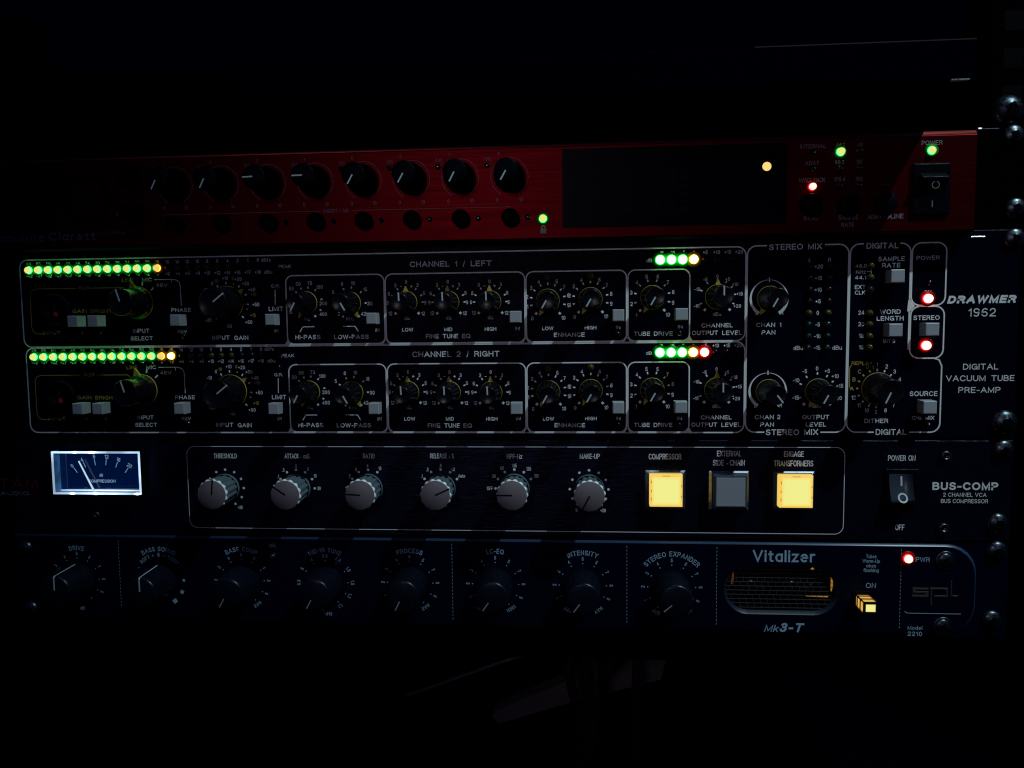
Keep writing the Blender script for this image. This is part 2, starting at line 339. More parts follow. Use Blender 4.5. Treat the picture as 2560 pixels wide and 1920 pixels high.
# ------------------------------------------------------------------ objects
def thing(name, label, cat, loc, group=None):
    o = bpy.data.objects.new(name, None); COL.objects.link(o); o.location = [c * MM for c in loc]
    o.empty_display_size = 0.02; o['label'] = label; o['category'] = cat
    if group: o['group'] = group
    return o
def part(name, me, parent, loc=(0, 0, 0), rot=0.0, label=None):
    """loc in panel millimetres; the mesh is modelled round its own origin"""
    o = bpy.data.objects.new(name, me); COL.objects.link(o); o.parent = parent
    pl = parent.get('_w', [c / MM for c in parent.location])
    o.location = [(loc[i] - pl[i]) * MM for i in range(3)]
    o.rotation_euler = (0, rad(rot), 0); o['_w'] = list(map(float, loc))
    if label: o['label'] = label
    return o
def sub(name, me, parent, off=(0, 0, 0), label=None):
    o = bpy.data.objects.new(name, me); COL.objects.link(o); o.parent = parent; o.location = [c * MM for c in off]
    if label: o['label'] = label
    return o
_mc = {}
def cached(key, fn):
    if key not in _mc: _mc[key] = fn()
    return _mc[key]

def led(parent, c, kind, r=1.55, h=2.6, on=True, y=0.0):
    if kind in LED:
        def mk():
            b = MB(); b.cur = 1; b.lathe([(r * 1.06, -0.5), (r * 1.06, 0.35), (r, 0.4), (r, 0.95)], 20, capf=False)
            b.cur = 0; b.lathe([(r, min(0.95, h * .5)), (r, h - r * 0.8)] + [(r * math.cos(rad(a)), h - r * 0.8 + r * 0.8 * math.sin(rad(a))) for a in (20, 40, 60, 78)], 20)
            return b.mesh('led', list(LED[kind]))
        me = cached(('led', kind, r, h), mk)
        lab = {'green': 'lit green indicator', 'bright': 'brightly lit green indicator', 'amber': 'lit amber indicator', 'yellow': 'lit yellow indicator', 'red': 'lit red indicator', 'redw': 'brightly lit red indicator'}[kind]
        o = part('led', me, parent, (c[0], y, c[1]), label=lab)
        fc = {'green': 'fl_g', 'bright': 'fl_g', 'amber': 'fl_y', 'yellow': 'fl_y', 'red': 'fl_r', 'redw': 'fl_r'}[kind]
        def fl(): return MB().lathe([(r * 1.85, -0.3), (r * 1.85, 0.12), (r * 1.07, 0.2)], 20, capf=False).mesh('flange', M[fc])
        sub('flange', cached(('flg', fc, r), fl), o)  # added coloured ring stands in for the glow round a lit lamp
    else:
        def mk():
            return MB().lathe([(r * 1.05, -0.5), (r * 1.05, 0.3), (r, 0.35), (r, h - r * 0.8)] + [(r * math.cos(rad(a)), h - r * 0.8 + r * 0.8 * math.sin(rad(a))) for a in (20, 40, 60, 78)], 20).mesh('led', M[kind])
        o = part('led', cached(('led', kind, r, h), mk), parent, (c[0], y, c[1]))
    return o

def skirt_knob(parent, c, ang, rc, rk, h, arrow=2.4):
    """black knob on a yellow index skirt with an arrow; pale line across half of the cap"""
    def body():
        fl = lambda a, hh: 1 + (0.012 * math.cos(a * 20) if 3.4 < hh < h - 0.8 else 0)
        return MB().lathe([(rc - 0.12, 0.2), (rc - 0.07, 1.75), (rc - 0.10, 2.3), (rc - 0.3, 2.8), (rk + 0.6, 3.4), (rk + 0.12, 5.5), (rk, h - 0.9), (rk - 0.12, h - 0.35), (rk - 0.5, h), (rk - 0.75, h - 0.12), (0.05, h - 0.14)], 60, mod=fl).mesh('knob', M['knob'])
    def skirt():
        b = MB(); b.lathe([(rc - 0.14, 1.45), (rc, 1.5), (rc, 2.1), (rc - 0.12, 2.16)], 48, capf=False)
        b.prism([(-arrow * 0.52, rc * 0.93), (arrow * 0.52, rc * 0.93), (0.18, rc + arrow), (-0.18, rc + arrow)], -2.0, -0.8); return b.mesh('skirt', M['yellow'])
    def line(): return MB().box(-0.33, 0.33, -h - 0.06, -h + 0.3, rk * 0.06, rk * 0.99, 0.05).mesh('pointer', M['line'])
    k = part('knob', cached(('sk', rc, rk, h), body), parent, (c[0], 0, c[1]), ang)
    sub('skirt', cached(('ss', rc, h, arrow), skirt), k); sub('pointer', cached(('sp', rk, h), line), k)
    return k

def push(parent, c, wd=5.3, hh=5.3, h=6.0):
    def mk():
        return MB().box(-wd / 2, wd / 2, -h, 0.4, -hh / 2, hh / 2, 0.35).mesh('push_button', M['button'])
    b = part('push_button', cached(('pb', wd, hh, h), mk), parent, (c[0], 0, c[1]))
    sub('button_slot', cached(('pbs', wd, hh), lambda: MB().box(-wd / 2 - 0.5, wd / 2 + 0.5, -0.12, 0.3, -hh / 2 - 0.5, hh / 2 + 0.5).mesh('button_slot', M['hole'])), b)
    return b

def round_screw(parent, c, r=4.6, h=2.6, m='steel', y=0.0, name='rack_screw', rot=0.0):
    def mk():
        b = MB(); b.lathe([(r, 0), (r, 0.4)] + [(r * math.cos(rad(a)), 0.4 + (h - 0.4) * math.sin(rad(a))) for a in (15, 32, 50, 64)] + [(r * 0.36, h * 0.985)], 28, capf=False)
        b.lathe([(r * 0.36, h * 0.985), (r * 0.30, h * 0.5), (0.05, h * 0.4)], 28, smooth=False); return b.mesh(name, M[m])
    def cr():
        b = MB(); b.box(-r * 0.44, r * 0.44, -h * 0.99, -h * 0.45, -r * 0.09, r * 0.09); b.box(-r * 0.09, r * 0.09, -h * 0.995, -h * 0.45, -r * 0.44, r * 0.44); return b.mesh('cross_slot', M['hole'])
    s = part(name, cached(('rs', r, h, m, name), mk), parent, (c[0], y, c[1]), rot)
    sub('cross_slot', cached(('rsc', r, h), cr), s)
    return s
def socket_screw(parent, c, r=2.7, m='steel', y=0.0, h=1.6):
    def mk():
        b = MB(); b.lathe([(r, -0.2), (r, h - 0.5), (r - 0.35, h), (r * 0.55, h), (r * 0.5, h - 0.9), (0.05, h - 0.95)], 28); return b.mesh('socket_screw', M[m])
    return part('socket_screw', cached(('so', r, m, h), mk), parent, (c[0], y, c[1]))
def plate(parent, x0, x1, z0, z1, m, y0=0.0, y1=3.0, name='faceplate', b=0.5):
    return part(name, MB().box(x0, x1, y0, y1, z0, z1, b).mesh(name, m), parent)
def sheet(name, mb, parent, m, single=False):
    """flat print: each word is a part of its own, the small figures and ticks stay together"""
    if single: return part(name, mb.mesh(name, m), parent)
    if name.startswith('frame'):
        for (v0, f0, nv, nf) in mb.cuts:
            p = MB(); p.add(mb.v[v0:v0 + nv], [tuple(i - v0 for i in f) for f in mb.f[f0:f0 + nf]]); part(name, p.mesh(name, m), parent)
        return
    for w_ in (mb.words or []): part(name, w_.mesh(name, m), parent)
    if mb.f:
        o = part('scale_marks', mb.mesh('scale_marks', m), parent); o['kind'] = 'stuff'
def WMB():
    b = MB(); b.words = []; return b

XL, XR = -287.0, 197.0
ZF1 = 80.7; ZF0 = 38.6           # red unit top and bottom
ZD1, ZD0 = 37.2, -57.0           # black two-unit preamplifier
ZB1, ZB0 = -57.6, -104.6         # compressor
ZV1, ZV0 = -105.4, -150.2        # dark blue processor

# ================================================================== RED INTERFACE
fo = thing('audio_interface', 'red one-unit audio interface with a row of eight black knobs, topmost device in the rack', 'audio interface', (-45, 0, ZF0))
RY = -8.0
ZF1 = P(1400, 356.5, RY)[1] * 0.5 + P(2300, 329.5, RY)[1] * 0.5 + 0.4; ZF0 = P(2300, 573.5, RY)[1] * 0.6 + P(1400, 602, RY)[1] * 0.4
rxr = P(2441, 440, RY)[0]
plate(fo, XL, rxr, ZF0, ZF1 - 1.9, M['red'], RY, 2.5, b=0.35)
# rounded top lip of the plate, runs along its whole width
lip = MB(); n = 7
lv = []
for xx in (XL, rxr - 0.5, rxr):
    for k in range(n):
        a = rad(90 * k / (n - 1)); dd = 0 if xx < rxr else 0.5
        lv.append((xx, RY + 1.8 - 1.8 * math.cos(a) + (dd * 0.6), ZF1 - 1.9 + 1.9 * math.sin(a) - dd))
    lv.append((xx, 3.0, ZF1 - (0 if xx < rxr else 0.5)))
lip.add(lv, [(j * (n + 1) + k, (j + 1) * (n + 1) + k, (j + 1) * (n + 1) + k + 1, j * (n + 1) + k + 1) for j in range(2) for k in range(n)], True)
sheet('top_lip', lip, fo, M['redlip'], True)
# glossy lower lip over the preamplifier
sheet('lower_lip', MB().add([(x, y_, z) for x in (XL, rxr) for y_, z in ((RY + 0.1, ZF0 - 0.02), (RY + 1.1, ZF0 - 0.9), (2.4, ZF0 - 0.9), (2.4, ZF0 - 0.02))], [(0, 4, 5, 1), (1, 5, 6, 2), (2, 6, 7, 3), (3, 7, 4, 0), (0, 1, 2, 3), (4, 7, 6, 5)]), fo, M['glassy'], True)
plate(fo, rxr + 0.4, XR, ZF0 - 0.4, ZF1 - 0.2, M['rail'], 0.8, 3.0, name='rack_ear')
part('chassis', MB().box(-262, 172, 3.1, 230, ZF0 + 0.4, ZF1 - 1.0).mesh('chassis', M['case']), fo)

def gain_knob(parent, c, ang):
    h = 17.5
    def body(): return MB().lathe([(6.9, 0.2), (7.0, 0.8), (6.9, 3.6), (6.5, 5.0), (5.9, 6.2), (5.55, 8), (5.35, h - 0.8), (5.1, h - 0.2), (4.7, h), (0.05, h)], 48, mod=lambda a, hh: 1 + (0.01 * math.cos(a * 24) if hh > 7 and hh < h - 1 else 0)).mesh('knob', M['knobm'])
    k = part('knob', cached('gk', body), parent, (c[0], RY, c[1]), ang)
    sub('pointer', cached('gkp', lambda: MB().box(-0.32, 0.32, -h - 0.08, -h + 0.2, 0.35, 5.0, 0.05).mesh('pointer', M['line'])), k)
def round_button(parent, c, r=3.9, h=5.2, y=RY):
    def mk(): return MB().lathe([(r, -0.2), (r, h - 1.2), (r * 0.94, h - 0.5), (r * 0.75, h - 0.1), (0.05, h + 0.15)], 36).mesh('push_button', M['knobm'])
    return part('push_button', cached(('rb', r, h), mk), parent, (c[0], y, c[1]))

fp = WMB()                                # print of the red unit
k1 = P(421.5, 443, RY); k8 = P(1273.4, 441.6, RY)
k8 = B(1812, 384, RY)
kz = k8[1]; dx = 23.5 * 0.983 * (CAM_D + RY) / CAM_D
angs = [-153, -153, -92, -91, -150, -150, -152, -150]
for i in range(8):
    c = (k8[0] - dx * (7 - i), kz + 0.0)
    gain_knob(fo, c, angs[i])
    arc = [pol(c, 8.55, a) for a in range(-150, 151, 6)]
    fp.stroke(arc, 0.16, RY - 0.10)
    for j in range(11): tick(fp, c, 8.3, 9.2 if j in (0, 10) else 8.75, -150 + 30 * j, 0.22, RY - 0.11)
    text(fp, '0', c[0] - 5.6, c[1] - 10.4, 1.7, y=RY - 0.11); text(fp, '10', c[0] + 5.2, c[1] - 10.4, 1.7, y=RY - 0.11)
    text(fp, 'O/L', c[0] - 9.6, c[1] + 8.2, 1.6, y=RY - 0.11); text(fp, str(i + 1), c[0] - 4.8, c[1] + 10.4, 1.6, y=RY - 0.11)
    led(fo, (c[0] - 10.2, c[1] + 5.2), 'off_dark', 1.25, 1.0, y=RY)
    b = (c[0] + 0.3, B(1815, 722)[1] - 0.3); round_button(fo, b)
    led(fo, (c[0] + 8.1, b[1] + 0.15), 'off_dark', 1.25, 1.0, y=RY)
zl = B(1400, 632, RY)[1]
fp.stroke([(k8[0] - 7 * dx - 9, zl), (k8[0] - 4 * dx + 2, zl)], 0.18, RY - 0.10); fp.stroke([(k8[0] - 3.25 * dx, zl), (k8[0] + 0.5, zl)], 0.18, RY - 0.10)
text(fp, 'INSERT / AIR', (k8[0] - 4 * dx + 2 + k8[0] - 3.25 * dx) / 2, zl, 1.7, 12, y=RY - 0.11)
led(fo, B(2078, 716, RY), 'green', 1.6, 3.4, y=RY)
# padlock emblem under the clock light
lp = MB(); c = B(2080, 812, RY); lp.flat(rrect(c[0] - 1.35, c[0] + 1.35, c[1] - 1.2, c[1] + 1.1, 0.2, 2), RY - 0.1)
lp.stroke([(c[0] + 0.85 * math.cos(rad(a)), c[1] + 1.35 + 0.95 * math.sin(rad(a))) for a in range(-10, 191, 20)], 0.4, RY - 0.1)
sheet('padlock_emblem', lp, fo, M['printd'], True)
# round inputs and buttons at the left end
c = A(690, 565, RY)
ic = part('input_socket', MB().lathe([(11.6, 0), (11.6, 0.9), (11.0, 1.2), (9.4, 1.2), (9.2, -1.5), (4.4, -1.6), (4.2, 0.2), (3.0, 0.2), (2.9, -3), (0.05, -3)], 56).mesh('input_socket', M['knobm']), fo, (c[0], RY, c[1]))
for a in (-60, 60, 180): sub('contact_hole', cached('ch', lambda: MB().lathe([(0.9, -1.5), (0.9, -0.9), (0.05, -1.0)], 14).mesh('contact_hole', M['hole'])), ic, (6.6 * math.sin(rad(a)), 0, 6.6 * math.cos(rad(a))))
round_button(fo, A(1045, 395, RY), 4.9, 5.5); round_button(fo, A(1062, 680, RY), 4.9, 5.5)
led(fo, A(1063, 541, RY), 'off_dark', 1.25, 1.0, y=RY); led(fo, A(1080, 812, RY), 'off_dark', 1.25, 1.0, y=RY)
def tzr(F, s, x0, x1, yc, hp, **kw):
    a, b = F(x0, yc, RY), F(x1, yc, RY); t, u = F(0, yc - hp / 2, RY), F(0, yc + hp / 2, RY)
    text(fp, s, (a[0] + b[0]) / 2, (a[1] + b[1]) / 2, t[1] - u[1], b[0] - a[0], y=RY - 0.11, **kw)
tzr(A, 'SELECT', 915, 1010, 680, 30)
lg = WMB()
for s, x0, x1, yc, hp, bo in (('Focusrite', -60, 350, 868, 62, -0.005), ('Clarett', 385, 755, 855, 64, 0.02), ('OctoPre', 765, 985, 826, 34, -0.008)):
    a, b = A(x0, yc, RY), A(x1, yc, RY); t, u = A(0, yc - hp / 2, RY), A(0, yc + hp / 2, RY)
    text(lg, s, (a[0] + b[0]) / 2, (a[1] + b[1]) / 2, t[1] - u[1], b[0] - a[0], y=RY - 0.11, bold=bo)
sheet('brand_lettering', lg, fo, M['printd'])
# display window
wp = [C(92, 190, RY), C(2103, 128, RY), C(2087, 858, RY), C(92, 888, RY)]
wx0 = (wp[0][0] + wp[3][0]) / 2; wx1 = (wp[1][0] + wp[2][0]) / 2; wz1 = (wp[0][1] + wp[1][1]) / 2; wz0 = (wp[2][1] + wp[3][1]) / 2
dw = part('display_window', MB().prism(rrect(wx0, wx1, wz0, wz1, 0.6, 3), RY - 0.12, RY + 1).mesh('display_window', M['glassy']), fo)
M['ghost'] = mat('faint_display_print', (0.006, 0.0065, 0.007), 0.6, spec=.1)
gp = MB()
def g(s, x, y, h=34):
    a = C(x, y, RY); hh = C(x, y - h / 2, RY)[1] - C(x, y + h / 2, RY)[1]; text(gp, s, a[0], a[1], hh, y=RY - 0.2)
for i in range(8): g(str(i + 1), 285 + 129 * i, 322 - 2 * i)
for i, s in enumerate(('dB', '0', '-3', '-6', '-12', '-18', '-42')): g(s, 185, 332 + 69 * i)
for i in range(8):
    for j in range(6):
        a = C(285 + 128.5 * i, 395 + 67.5 * j - 1.8 * i, RY); gp.flat(rrect(a[0] - 1.9, a[0] + 1.9, a[1] - 0.55, a[1] + 0.55, 0.1, 1), RY - 0.2)
g('INSERT', 1560, 248); g('AIR', 1895, 240); g('INST 1', 1560, 778); g('INST 2', 1880, 770)
a, b = C(1362, 260, RY), C(1362, 800, RY); gp.stroke([a, b], 0.15, RY - 0.2); a, b = C(1365, 520, RY), C(2000, 508, RY); gp.stroke([a, b], 0.15, RY - 0.2)
sub('display_print', gp.mesh('display_print', M['ghost']), dw)
yl = C(1916, 343, RY); part('led', MB().lathe([(1.95, 0), (1.95, 0.1), (1.7, 0.2)], 28).mesh('led', emis('lit_amber_window', (1.0, 0.72, 0.22), 1.0)), fo, (yl[0], RY - 0.12, yl[1]), label='lit amber indicator')
# clock section
for s, x0, x1, yc, hp in (('INTERNAL', 148, 388, 316, 40), ('ADAT', 195, 325, 472, 38), ('W/CLOCK', 135, 380, 628, 40), ('44.1', 480, 555, 302, 36), ('48', 675, 725, 300, 36),
        ('88.2', 470, 555, 462, 36), ('96', 668, 720, 458, 36), ('176.4', 462, 565, 620, 40), ('192', 658, 725, 616, 38), ('SYNC', 180, 308, 980, 40),
        ('SAMPLE', 500, 685, 970, 42), ('RATE', 527, 645, 1040, 40), ('ADAT', 768, 900, 966, 40), ('LINE', 983, 1100, 960, 42), ('POWER', 1268, 1460, 283, 40)):
    tzr(D, s, x0, x1, yc, hp)
c = D(955, 963, RY); fp.stroke([(c[0] - 1.6, c[1]), (c[0] + 0.6, c[1])], 0.5, RY - 0.1); fp.flat([(c[0] + 1.4, c[1]), (c[0] - 0.4, c[1] + 1.4), (c[0] + 0.2, c[1]), (c[0] - 0.4, c[1] - 1.4)], RY - 0.11)
for x, yv in ((262, 370), (262, 522), (512, 520), (690, 515), (692, 352), (507, 680), (682, 672), (940, 668)): led(fo, D(x, yv, RY), 'off_dark', 1.25, 1.0, y=RY)
led(fo, D(520, 368, RY), 'green', 1.6, 3.0, y=RY); led(fo, D(1360, 355, RY), 'green', 1.6, 2.2, y=RY); led(fo, D(258, 690, RY), 'red', 1.45, 3.0, y=RY)
for x, yv in ((235, 862), (572, 858), (915, 852)): round_button(fo, D(x, yv, RY), 4.7, 5.5)
sheet('lettering', fp, fo, M['printd'])
# power rocker
a, b = D(1183, 478, RY), D(1515, 945, RY)
rx0, rx1, rz1, rz0 = a[0], b[0], a[1], b[1]
rs = part('power_switch', MB().box(rx0, rx1, RY - 1.6, RY + 1, rz0, rz1, 0.7).mesh('power_switch', M['knobm']), fo)
ya = RY - 1.6
rk = MB(); rm = (rz0 + rz1) / 2
rk.add([(x, yy, z) for x in (rx0 + 2.6, rx1 - 2.6) for yy, z in ((ya + 0.2, rz1 - 4.2), (ya - 3.6, rz1 - 6.6), (ya - 0.6, rm - 1), (ya + 0.1, rz0 + 2.4), (ya + 1, rz0 + 2.4), (ya + 1, rz1 - 4.2))],
       [(0, 1, 7, 6), (1, 2, 8, 7), (2, 3, 9, 8), (3, 4, 10, 9), (0, 5, 4, 3, 2, 1), (6, 7, 8, 9, 10, 11)])
sub('rocker', rk.mesh('rocker', M['knobm']), rs)
sub('rocker_edge', MB().box(rx0 + 2.7, rx1 - 2.7, ya - 3.72, ya - 3.5, rz1 - 6.72, rz1 - 6.45).mesh('rocker_edge', M['bezel']), rs)  # bright strip paints the lit line along the rocker's upper edge
rp = MB(); c = ((rx0 + rx1) / 2 + 0.3, rm + 1.2)
rp.stroke([(c[0] + 1.5 * math.cos(rad(a)), c[1] + 1.5 * math.sin(rad(a))) for a in range(0, 360, 20)], 0.25, ya - 2.9, True)
sub('off_mark', rp.mesh('off_mark', M['printd']), rs)
rp = MB(); rp.stroke([(c[0] - 0.3, rm - 5.2), (c[0] - 0.3, rm - 8.0)], 0.3, ya - 0.75); sub('on_mark', rp.mesh('on_mark', M['linep']), rs)

# ================================================================== BLACK PREAMPLIFIER
dr = thing('preamplifier', 'black two-unit tube preamplifier with white printed frames and rows of lit green meters', 'preamplifier', (-45, 0, ZD0))
plate(dr, XL, XR, ZD0, ZD1, M['black'])
part('chassis', MB().box(-262, 172, 3.1, 240, ZD0 + 1, ZD1 - 1).mesh('chassis', M['case']), dr)
LZ1, LZ2, LZ3 = 31.65, -11.25, -53.9
DZ = LZ3 - LZ2 - 0.15
FL = -274.6
xf, xe = -139.9, -91.6
xn = (H(1654, 700)[0]); xt = I(682, 700)[0]; xt2 = I(1402, 700)[0]; xc = I(2052, 700)[0]
xd = 122.8; xr = 164.4; xp = J(1318, 800)[0]
LW = 0.62
def chan(dz, ch):
    fr = MB()
    zt, zb = LZ1 + dz, LZ2 + dz
    if ch == 2: zt = LZ2 - 0.0; fr_l = FL + 0.5
    fl = FL + (0.6 if ch == 2 else 0)
    fr.stroke(rrect(fl, xc - LW / 2, zb, zt - (0.5 if ch == 2 else 0), 4.0), LW, -0.10, True)
    zbx = G(1500, 375)[1] + dz
    for (a, b, zt2) in ((xf, xe - LW / 2, zbx), (xe + LW / 2, xn - LW / 2, zbx), (xn + LW / 2, xt - LW / 2, zbx), (xt + LW / 2, xt2, zbx)):
        fr.stroke(rrect(a, b, zb + 0.25, zt2, [3.2, 3.4, 3.4, 3.2]), LW * 0.95, -0.115, True)
        # filled gussets where neighbouring frames meet
        for xg in (a, b):
            fr.flat([(xg - 1.5, zb), (xg + 1.5, zb), (xg + 0.25, zb + 2.2), (xg - 0.25, zb + 2.2)], -0.125)
    sheet('frame_lines', fr, dr, M['print'])
    t = WMB()
    def T(F, s, x0, x1, yc, hp, **kw):
        a, b = F(x0, yc), F(x1, yc); u, v = F((x0 + x1) / 2, yc - hp / 2), F((x0 + x1) / 2, yc + hp / 2)
        text(t, s, (a[0] + b[0]) / 2, a[1] * 0.5 + b[1] * 0.5 + dz, u[1] - v[1], b[0] - a[0], **kw)
    def L(F, s, x, y, hp=38, mb=None, **kw): tc(t if mb is None else mb, F, s, x, y, hp, dz=dz, **kw)
    BB = 0.012
    if ch == 1:
        tz(t, H, 'CHANNEL', 375, 812, 266, 62, bold=BB); tz(t, H, '1', 870, 905, 263, 60, bold=BB); tz(t, H, '/', 960, 985, 262, 62); tz(t, H, 'LEFT', 1048, 1278, 258, 62, bold=BB)
    else:
        m = Fr(940, 850, 4.424)
        tz(t, m, 'CHANNEL', 402, 832, 157, 62, bold=BB); tz(t, m, '2', 893, 938, 155, 60, bold=BB); tz(t, m, '/', 1002, 1025, 155, 62); tz(t, m, 'RIGHT', 1087, 1365, 152, 62, bold=BB)
    # meter scales
    z_top = E_(1000, 262)[1] + dz; z_led = E_(1000, 338)[1] + dz; z_bot = E_(1000, 400)[1] + dz
    zt_r = G(600, 232)[1] + dz; zb_r = G(600, 352)[1] + dz
    x0, x13 = E_(336, 345)[0], E_(1815, 322)[0]; pit = (x13 - x0) / 13
    ups = ['60', '55', '50', '45', '40', '36', '34', '30', '28', '26', '24', '22', '20', '18', '16', '14', '12', '10', '8', '6', '4', '2', '1', '0']
    dns = ['-42', '-37', '-32', '-27', '-22', '-18', '-16', '-12', '-10', '-8', '-6', '-4', '-2', '0', '+2', '+4', '+6', '+8', '+10', '+12', '+14', '+16', '+17', '+18']
    x23 = G(872, 230)[0]
    nl = 15 if ch == 2 else 14
    zt_r = z_led + 2.95; zb_r = z_led - 2.75
    for i in range(24):
        xx = x0 + pit * i if i < 16 else x0 + pit * 15 + (x23 - x0 - pit * 15) * (i - 15) / 8
        text(t, ups[i], xx, zt_r, 1.74); text(t, dns[i], xx + (0 if i < 18 else -0.3), zb_r, 1.74)
        if i < nl: led(dr, (xx, z_led), 'green' if i < 13 else ('amber' if (i == 13) else 'yellow'), 1.62, 2.4)
        else: led(dr, (xx, z_led), 'off_yel' if i < 21 else 'off_red', 1.35, 1.2)
    text(t, 'dBfs', x23 + 4.0, zt_r, 1.62, 4.7); text(t, 'dBu', x23 + 4.9, zb_r, 1.62, 3.9)
    T(G, 'PEAK', 1088, 1225, 282, 36); led(dr, (G(1062, 280)[0], G(1062, 280)[1] + dz), 'off_red', 1.35, 1.2)
    T(G, 'G.R.', 1012, 1102, 490, 34); T(G, 'LIMIT', 987, 1140, 732, 46, bold=BB); T(G, 'IN', 1047, 1090, 965, 34)
    t.stroke([(G(1054, 528)[0], G(1054, 528)[1] + dz), (G(1056, 688)[0], G(1056, 688)[1] + dz)], 0.36)
    led(dr, (G(1058, 410)[0], G(1058, 410)[1] + dz), 'off_red', 1.2, 1.2)
    c = G(1050, 846); push(dr, (c[0], c[1] + dz), 5.0, 5.3)
    led(dr, (G(1072, 1040)[0], G(1072, 1040)[1] + dz), 'off_red', 1.2, 1.2)
    # input select
    T(E_, 'MIC', 1638, 1752, 457, 44, bold=BB); T(E_, '48V', 1800, 1930, 519, 44); T(E_, 'INPUT', 1536, 1722, 1046, 46, bold=BB); T(E_, 'SELECT', 1508, 1762, 1133, 46, bold=BB)
    T(E_, 'PHASE', 1974, 2202, 806, 46, bold=BB); T(E_, 'REV', 2050, 2155, 1055, 36)
    ci = E_(1607, 725); ci = (ci[0], ci[1] + dz)
    for a in (12, 46): tick(t, ci, 8.6, 10.6, a, 0.8)
    p = [E_(1778, 457), E_(2000, 454), E_(2040, 465), E_(2068, 490), E_(2078, 530), E_(2090, 760)]
    t.stroke([(x, z + dz) for x, z in p], 0.36)
    c = E_(1975, 470); t.stroke([(c[0], c[1] + dz + .3), (c[0], c[1] + dz - 0.9)], 0.34)
    ty = WMB()
    T2 = lambda s, x0, x1, yc, hp: text(ty, s, (E_(x0, yc)[0] + E_(x1, yc)[0]) / 2, E_(x0, yc)[1] + dz, (E_(0, yc - hp / 2)[1] - E_(0, yc + hp / 2)[1]), E_(x1, yc)[0] - E_(x0, yc)[0])
    T2('LINE', 1408, 1535, 462, 44); T2('AUX', 905, 1040, 552, 44); T2('GAIN', 835, 1000, 820, 44); T2('BRIGHT', 1045, 1290, 820, 44); T2('INPUT', 500, 700, 1070, 40)
    ax0 = E_(350, 700)[0]; az1 = E_(700, 560)[1] + dz; az0 = E_(600, 1082)[1] + dz
    ty.stroke([(E_(880, 560)[0], az1), (ax0 + 3, az1), (ax0 + 0.9, az1 - 0.9), (ax0, az1 - 3), (ax0, az0 + 3), (ax0 + 0.9, az0 + 0.9), (ax0 + 3, az0), (ax0 + 6.5, az0)], 0.3)
    ty.stroke([(E_(1060, 560)[0], az1), (E_(1420, 560)[0], az1), (E_(1480, 600)[0], az1 - 2.2)], 0.3)
    skirt_knob(dr, ci, -17, 7.9, 6.3, 17.0, 3.4)
    for x, yv in ((912, 935), (1140, 932)):
        c = E_(x + 22, yv); push(dr, (c[0], c[1] + dz), 5.2, 5.3, 7.0)
    c = E_(2092, 922); push(dr, (c[0], c[1] + dz), 5.2, 5.4, 6.6)
    led(dr, (E_(2120, 1110)[0], E_(2120, 1110)[1] + dz), 'off_red', 1.2, 1.2)
    text(ty, '-1', E_(942, 1070)[0], E_(942, 1070)[1] + dz, 1.4); text(ty, '0', E_(1165, 1070)[0], E_(1165, 1070)[1] + dz, 1.4)
    # jack socket of the instrument input
    c = E_(640, 800); cj = (c[0] + 0.5, c[1] + dz)
    jk = part('jack_socket', MB().lathe([(7.6, 0.0), (7.6, 1.6), (7.0, 2.2), (5.2, 2.2), (5.0, 1.0), (3.6, 0.9), (3.4, -3.0), (0.05, -3)], 40).mesh('jack_socket', M['knobm']), dr, (cj[0], 0, cj[1]))
    sub('contact_spring', MB().box(-0.95, 0.65, -1.6, 0.5, -1.6, 2.6, 0.3).mesh('contact_spring', M['steel']), jk, (-0.3, 0, 0.6))
    sub('red_latch', MB().box(-0.85, 0.75, -1.4, 0.5, -4.2, -1.75, 0.3).mesh('red_latch', M['printr']), jk, (-0.3, 0, 0.6))
    # input gain
    cg = G(558, 672); cg = (cg[0], cg[1] + dz)
    for a in (-120, -90, -60, -32, -5, 35, 66, 94, 134): tick(t, cg, 9.1, 10.3, a, 0.62)
    for a in (-140, 18, 108): tick(ty, cg, 9.3, 10.1, a, 0.5)
    for s, x, yv in (('0', 387, 463), ('+10', 522, 407), ('+20', 662, 415), ('+30', 740, 463), ('+40', 805, 527), ('+50', 850, 686), ('+60', 775, 873), ('-25', 345, 852), ('-10', 315, 530)): L(G, s, x, yv, 36)
    for s, x, yv in (('-10', 425, 436), ('0', 605, 408), ('+10', 825, 580), ('+15', 818, 800)): L(G, s, x, yv, 34, mb=ty)
    L(G, 'dB', 568, 912, 36); T(G, 'INPUT', 388, 572, 1038, 44, bold=BB); T(G, 'GAIN', 620, 770, 1040, 46, bold=BB)
    skirt_knob(dr, cg, 52, 8.2, 6.9, 17.5, 2.6)
    # filters
    ch_ = G(1395, 670); ch_ = (ch_[0], ch_[1] + dz)
    for a in (-149, -100, -45, -22, 5, 35, 77, 118, 149): tick(t, ch_, 6.9, 7.9, a, 0.7 if abs(a) < 149 else 1.0)
    for s, x, yv in (('50', 1227, 517), ('60', 1300, 467), ('75', 1423, 458), ('100', 1527, 500), ('200', 1568, 675), ('400', 1568, 788), ('15', 1217, 765), ('Hz', 1398, 838)): L(G, s, x, yv, 37)
    skirt_knob(dr, ch_, -152, 5.5, 4.3, 17.5)
    cl = G(1856, 672); cl = (cl[0], cl[1] + dz)
    for a in (-149, -60, -25, 5, 45, 90, 148): tick(t, cl, 6.9, 7.9, a, 0.7 if abs(a) < 148 else 1.0)
    for s, x, yv in (('5', 1672, 553), ('8', 1768, 467), ('10', 1882, 458), ('15', 2012, 525), ('30', 2063, 675), ('42', 1995, 785), ('2', 1733, 785), ('KHz', 1855, 836)): L(G, s, x, yv, 37)
    skirt_knob(dr, cl, 150, 5.5, 4.3, 17.5)
